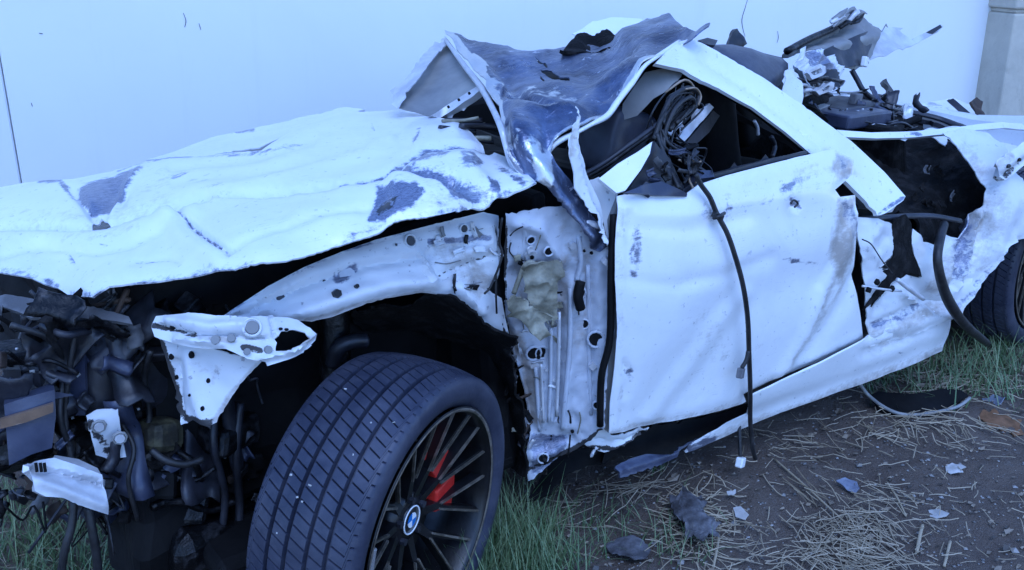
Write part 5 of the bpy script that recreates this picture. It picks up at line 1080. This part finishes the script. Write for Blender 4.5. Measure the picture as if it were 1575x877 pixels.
# ---------------------------------------------------------------- ground cover and litter
def gp(x, y, z=0.0):
    p = P(x, y, 'Z', 0.0); return Vector((p[0], p[1], gz(p[0], p[1]) + z))
def blades(name, spots, mat, seed, label, cat):
    """spots: (x, y, spread_px, count, min_len, max_len, lean, width)"""
    rg = random.Random(seed); v = []; f = []
    for (x, y, sp_, cnt, l0, l1, lean, wd) in spots:
        for _ in range(cnt):
            b = gp(x + rg.gauss(0, sp_[0]), y + rg.gauss(0, sp_[1])); L = rg.uniform(l0, l1); an = rg.uniform(0, 6.283); ln = rg.uniform(.15, 1) * lean
            dx, dy = math.cos(an), math.sin(an); K = 5; s = Vector((-dy, dx, 0)); s0 = len(v)
            tw = rg.uniform(-.5, .5); bend = rg.uniform(.3, 1.3)
            for i in range(K + 1):
                t = i / K; h = L * (t - .45 * bend * ln * t * t); o = L * ln * (t ** 1.6)
                w = wd * (1 - t * .9); c = b + Vector((dx * o + tw * L * .2 * t * t * s.x, dy * o + tw * L * .2 * t * t * s.y, max(h, .002)))
                v += [c - s * w, c + s * w]
            for i in range(K): f.append((s0 + 2 * i, s0 + 2 * i + 1, s0 + 2 * i + 3, s0 + 2 * i + 2))
    o = link(name, mesh(name, v, f), mat); tag(o, label, cat, kind='stuff'); return o
blades('grass', [(785, 862, (40, 30), 640, .08, .22, .8, .0022), (725, 905, (40, 25), 420, .08, .24, .7, .0022), (830, 870, (35, 25), 260, .05, .13, 1.1, .002), (930, 810, (30, 25), 50, .04, .1, 1.2, .0018),
                 (60, 850, (70, 40), 420, .05, .15, 1.1, .0022), (150, 885, (70, 30), 200, .05, .13, 1.1, .0022), (20, 790, (40, 20), 120, .05, .11, 1.1, .002), (300, 890, (60, 20), 100, .05, .12, 1, .002),
                 (1440, 572, (70, 20), 330, .05, .15, 1.3, .0028), (1540, 570, (50, 20), 230, .05, .18, 1.2, .0028), (1500, 612, (60, 12), 90, .04, .1, 1.3, .0024), (1380, 590, (30, 12), 90, .04, .1, 1.3, .0022), (1560, 500, (60, 60), 200, .08, .22, 1, .0028),
                 (1640, 450, (80, 60), 300, .1, .3, .8, .003), (1010, 720, (8, 5), 14, .02, .05, .9, .003), (480, 960, (120, 25), 160, .06, .12, .8, .002), (1030, 830, (40, 30), 80, .04, .09, 1.2, .0018)],
       MT['grass'], 3, 'green grass tufts around the wheels and below the car', 'grass')
def straws(name, spots, mat, seed, label, cat):
    rg = random.Random(seed); v = []; f = []
    for (x, y, sp_, cnt, l0, l1, dirn, dsp, wd) in spots:
        for _ in range(cnt):
            b = gp(x + rg.gauss(0, sp_[0]), y + rg.gauss(0, sp_[1])); L = rg.uniform(l0, l1); an = dirn + rg.gauss(0, dsp); cv = rg.uniform(-.5, .5)
            K = 5; s0 = len(v); h0 = rg.uniform(.002, .02); tilt = rg.uniform(-.1, .16); w = wd * rg.uniform(.6, 1.2)
            p = Vector((b.x, b.y, 0))
            for i in range(K + 1):
                t = i / K; a2 = an + cv * t; d = Vector((math.cos(a2), math.sin(a2), 0)); s = Vector((-d.y, d.x, 0))
                z = gz(p.x, p.y) + h0 + max(0, tilt * L * t) + .004
                v += [Vector((p.x, p.y, z)) - s * w, Vector((p.x, p.y, z + w * 1.2)), Vector((p.x, p.y, z)) + s * w]; p = p + d * (L / K)
            for i in range(K):
                a = s0 + 3 * i; f += [(a, a + 1, a + 4, a + 3), (a + 1, a + 2, a + 5, a + 4)]
    o = link(name, mesh(name, v, f), mat); tag(o, label, cat, kind='stuff'); return o
import math as _mt
def adir(x0, y0, x1, y1):
    a, b = gp(x0, y0), gp(x1, y1); return math.atan2(b.y - a.y, b.x - a.x)
dgl = adir(1190, 705, 1330, 830)
straws('straw', [(1300, 830, (40, 35), 189, .04, .14, dgl, .8, .0013), (1250, 860, (60, 25), 117, .03, .12, dgl, 1.5, .0013), (1330, 790, (40, 30), 54, .03, .12, dgl, .5, .0014), (1230, 740, (50, 40), 22, .05, .18, dgl, .25, .0014),
                 (1200, 690, (40, 18), 40, .03, .12, dgl, 1.5, .0014), (1360, 655, (60, 14), 72, .04, .15, dgl + .6, 1.0, .0015), (1440, 660, (70, 20), 58, .04, .14, dgl, .8, .0015), (1480, 760, (80, 60), 58, .02, .08, 0, 2, .0013),
                 (1080, 840, (50, 40), 76, .04, .12, dgl, 1.0, .0013), (960, 760, (60, 20), 40, .05, .16, 0.2, .8, .0013), (880, 780, (50, 18), 27, .05, .2, 0, .8, .0013), (1400, 850, (80, 30), 40, .02, .08, 0, 2, .0012), (1072, 800, (26, 24), 120, .04, .11, 0, 2, .0015), (1150, 780, (80, 60), 27, .02, .08, 0, 2, .0012),
                 (80, 860, (90, 40), 63, .05, .15, 0, 2, .0014), (760, 860, (60, 30), 27, .05, .14, 0, 2, .0013), (1470, 585, (80, 22), 260, .05, .16, .3, 1, .0016)],
       MT['straw'], 8, 'dry straw and dead grass scattered over the bare soil', 'straw')
rg = random.Random(21); v = []; f = []
for i in range(1500):
    x, y = rg.uniform(780, 1600), rg.uniform(600, 900); b = gp(x, y); r = abs(rg.gauss(0, .0028)) + .0012; s0 = len(v)
    if i % 60 == 0: r *= 2.6
    for a in ((1, 0, 0), (-1, 0, 0), (0, 1, 0), (0, -1, 0), (0, 0, 1), (0, 0, -1)):
        v.append(b + Vector(a) * (r * rg.uniform(.6, 1.3)) * (1 if not a[2] else .6) + Vector((0, 0, r * .3)))
    for a in ((0, 2, 4), (2, 1, 4), (1, 3, 4), (3, 0, 4), (2, 0, 5), (1, 2, 5), (3, 1, 5), (0, 3, 5)): f.append(tuple(s0 + t for t in a))
tag(link('gravel', mesh('gravel', v, f), MT['pebble'], None, False), 'small stones and crumbs of soil strewn over the ground', 'gravel', kind='stuff')

v = []; f = []; rl = random.Random(31)
for i in range(900):
    x, y = rl.uniform(800, 1620), rl.uniform(590, 900); b = gp(x, y, .004); r = rl.uniform(.003, .009) * (2 if i % 25 == 0 else 1); an = rl.uniform(0, 6.28); s0 = len(v)
    for q in range(5):
        a = an + q * 1.2566; rr = r * rl.uniform(.4, 1.1); v.append(b + Vector((math.cos(a) * rr * 1.6, math.sin(a) * rr * .8, rl.uniform(0, r * .7))))
    f.append(tuple(range(s0, s0 + 5)))
tag(link('leaf_litter', mesh('leaf_litter', v, f), blade_mat('leaf_litter', (.05, .04, .03), (.30, .24, .17)), None, False), 'small crumbled leaf bits and chaff over the bare soil', 'litter', kind='stuff')

def flat_litter(name, outline, mat, label, cat, seed, h=.012, step=4, group=None):
    """a crumpled scrap lying on the soil: outline measured on the ground plane"""
    o, _ = panel(name, outline, [(outline[0][0], outline[0][1], 'Z', .012), (outline[len(outline) // 3][0], outline[len(outline) // 3][1], 'Z', .012 + h), (outline[2 * len(outline) // 3][0], outline[2 * len(outline) // 3][1], 'Z', .014)], mat, None, step=step,
                 noise=((h * .8, 18), (h * .4, 45)), rough=.5, seed=seed, thick=.002)
    return tag(o, label, cat, group)
flat_litter('dry_leaf', [(1504, 640), (1514, 628), (1520, 634), (1530, 628), (1538, 638), (1552, 636), (1556, 645), (1572, 646), (1568, 655), (1576, 668), (1560, 672), (1550, 662), (1544, 668), (1534, 656), (1522, 660), (1516, 650)], MT['leaf'], 'curled brown dead leaf on the soil below the rear wheel', 'leaf', 101, .008)
flat_litter('plastic_scrap', [(1286, 738), (1300, 735), (1318, 740), (1322, 750), (1316, 758), (1304, 754)], MT['scrap_blue'], 'blue plastic scrap lying on bare soil right of the straw heap', 'scrap', 102, .012)
flat_litter('paper_scrap', [(1454, 716), (1464, 710), (1480, 714), (1486, 718), (1478, 722), (1482, 727), (1462, 730), (1455, 726)], MT['scrap_pale'], 'pale torn paper scrap on open soil at the right', 'scrap', 103, .01)
flat_litter('paper_scrap', [(1428, 786), (1444, 782), (1460, 788), (1456, 794), (1440, 798), (1430, 795)], MT['scrap_pale'], 'small grey paper scrap near the bottom right corner', 'scrap', 104, .01)
flat_litter('plastic_sheet', [(930, 838), (948, 827), (972, 824), (990, 830), (1001, 842), (994, 856), (975, 862), (958, 852), (940, 850)], MT['muddy'], 'blue grey plastic sheet half buried in the soil left of the crumpled grey rag', 'plastic', 105, .012)
flat_litter('wrapper', [(294, 846), (306, 842), (324, 846), (338, 850), (334, 866), (326, 874), (306, 868), (298, 860)], MT['wrapper'], 'white and blue printed wrapper on the ground left of the tyre', 'wrapper', 106, .02)
flat_litter('paper_scrap', [(1128, 782), (1140, 780), (1152, 792), (1146, 800), (1132, 796)], MT['scrap_pale'], 'grey paper scrap right of the crumpled grey rag', 'scrap', 107, .008)
flat_litter('paper_scrap', [(1118, 757), (1132, 754), (1130, 761), (1120, 763)], MT['scrap_pale'], 'tiny pale chip of paper above the crumpled grey rag', 'scrap', 108, .006, 3)
flat_litter('foil_scrap', [(1510, 612), (1530, 606), (1546, 612), (1534, 624), (1514, 626)], MT['scrap_blue'], 'crumpled bluish foil scrap in the grass beside the black rubber loop', 'foil', 109, .02)
# crumpled rag
o, _ = panel('crumpled_rag', [(1034, 780), (1030, 768), (1044, 770), (1050, 758), (1066, 766), (1078, 762), (1086, 776), (1080, 788), (1096, 798), (1108, 812), (1098, 818), (1104, 832), (1088, 826), (1080, 838), (1066, 824), (1054, 830), (1056, 810), (1044, 800)],
             [(1028, 778, 'Z', .01), (1060, 780, 'Z', .035), (1085, 790, 'Z', .03), (1110, 830, 'Z', .01), (1050, 832, 'Z', .012), (1070, 815, 'Z', .03), (1060, 760, 'Z', .012)], MT['muddy'], None, step=3.6, noise=((.006, 18),), ridge=((.012, 16), (.008, 40), (.004, 90)), rough=1.4, seed=110, thick=.003)
tag(o, 'crumpled grey rag with straw stuck to it on the soil', 'rag')
bm = bmesh.new(); bmesh.ops.create_icosphere(bm, subdivisions=3, radius=1); c_ = gp(1074, 812)
for q in bm.verts:
    n_ = q.co.normalized(); d = 1 + .5 * mnoise.noise(n_ * 2.5 + Vector((4, 0, 0))); q.co = Vector((n_.x * .016 * d, n_.y * .022 * d, n_.z * .016 * d))
o = bm_link('rag_hole_lump', bm, MT['black'], None, Matrix.Translation(c_ + Vector((0, 0, .035))), True)  # solid black lump added; its colour stands for the rag's dark hole
tag(o, 'black lump added for the dark hole in the crumpled grey rag', 'dark lump')
# black rubber arch liner piece lying on the ground with its pale edge
o, _ = panel('rubber_sheet', [(1338, 606), (1352, 600), (1400, 606), (1450, 598), (1478, 600), (1490, 608), (1470, 622), (1440, 632), (1410, 637), (1380, 636), (1352, 628)],
             [(1338, 606, 'Z', .04), (1400, 604, 'Z', .05), (1490, 608, 'Z', .04), (1410, 637, 'Z', .02)], MT['black'], None, step=6, noise=((.012, 10),), thick=.006, seed=111, rough=.6)
tag(o, 'black rubber sheet with a curled rim lying behind the sill', 'rubber sheet')
e_ = ptube('rim_bead', [(1322, 590, 'Z', .10), (1334, 606, 'Z', .05), (1356, 624, 'Z', .03), (1382, 636, 'Z', .025), (1412, 638, 'Z', .025), (1450, 632, 'Z', .025), (1476, 624, 'Z', .03), (1492, 612, 'Z', .045)], .006, MT['grey_sheet'], o, n=7)
for i, (pts, rad, lb) in enumerate((([(1096, 876), (1102, 850), (1106, 818)], .004, 'long pale stick standing out of the soil below the grey rag'), ([(1190, 706), (1240, 752), (1290, 800), (1330, 834)], .003, 'long thin dry stalk running into the straw heap'),
                                     ([(1410, 850), (1414, 830), (1418, 815)], .005, 'short grey green twig near the bottom edge'), ([(1452, 872), (1460, 842)], .004, 'short pale twig near the bottom right edge'),
                                     ([(1364, 744), (1378, 772), (1392, 802)], .003, 'thin forked twig on bare soil right of the straw heap'))):
    tag(tube('stick', [gp(x, y, .008 + .01 * (k_ == 1)) for k_, (x, y) in enumerate(pts)], rad, MT['straw'], None, n=6), lb, 'stick')
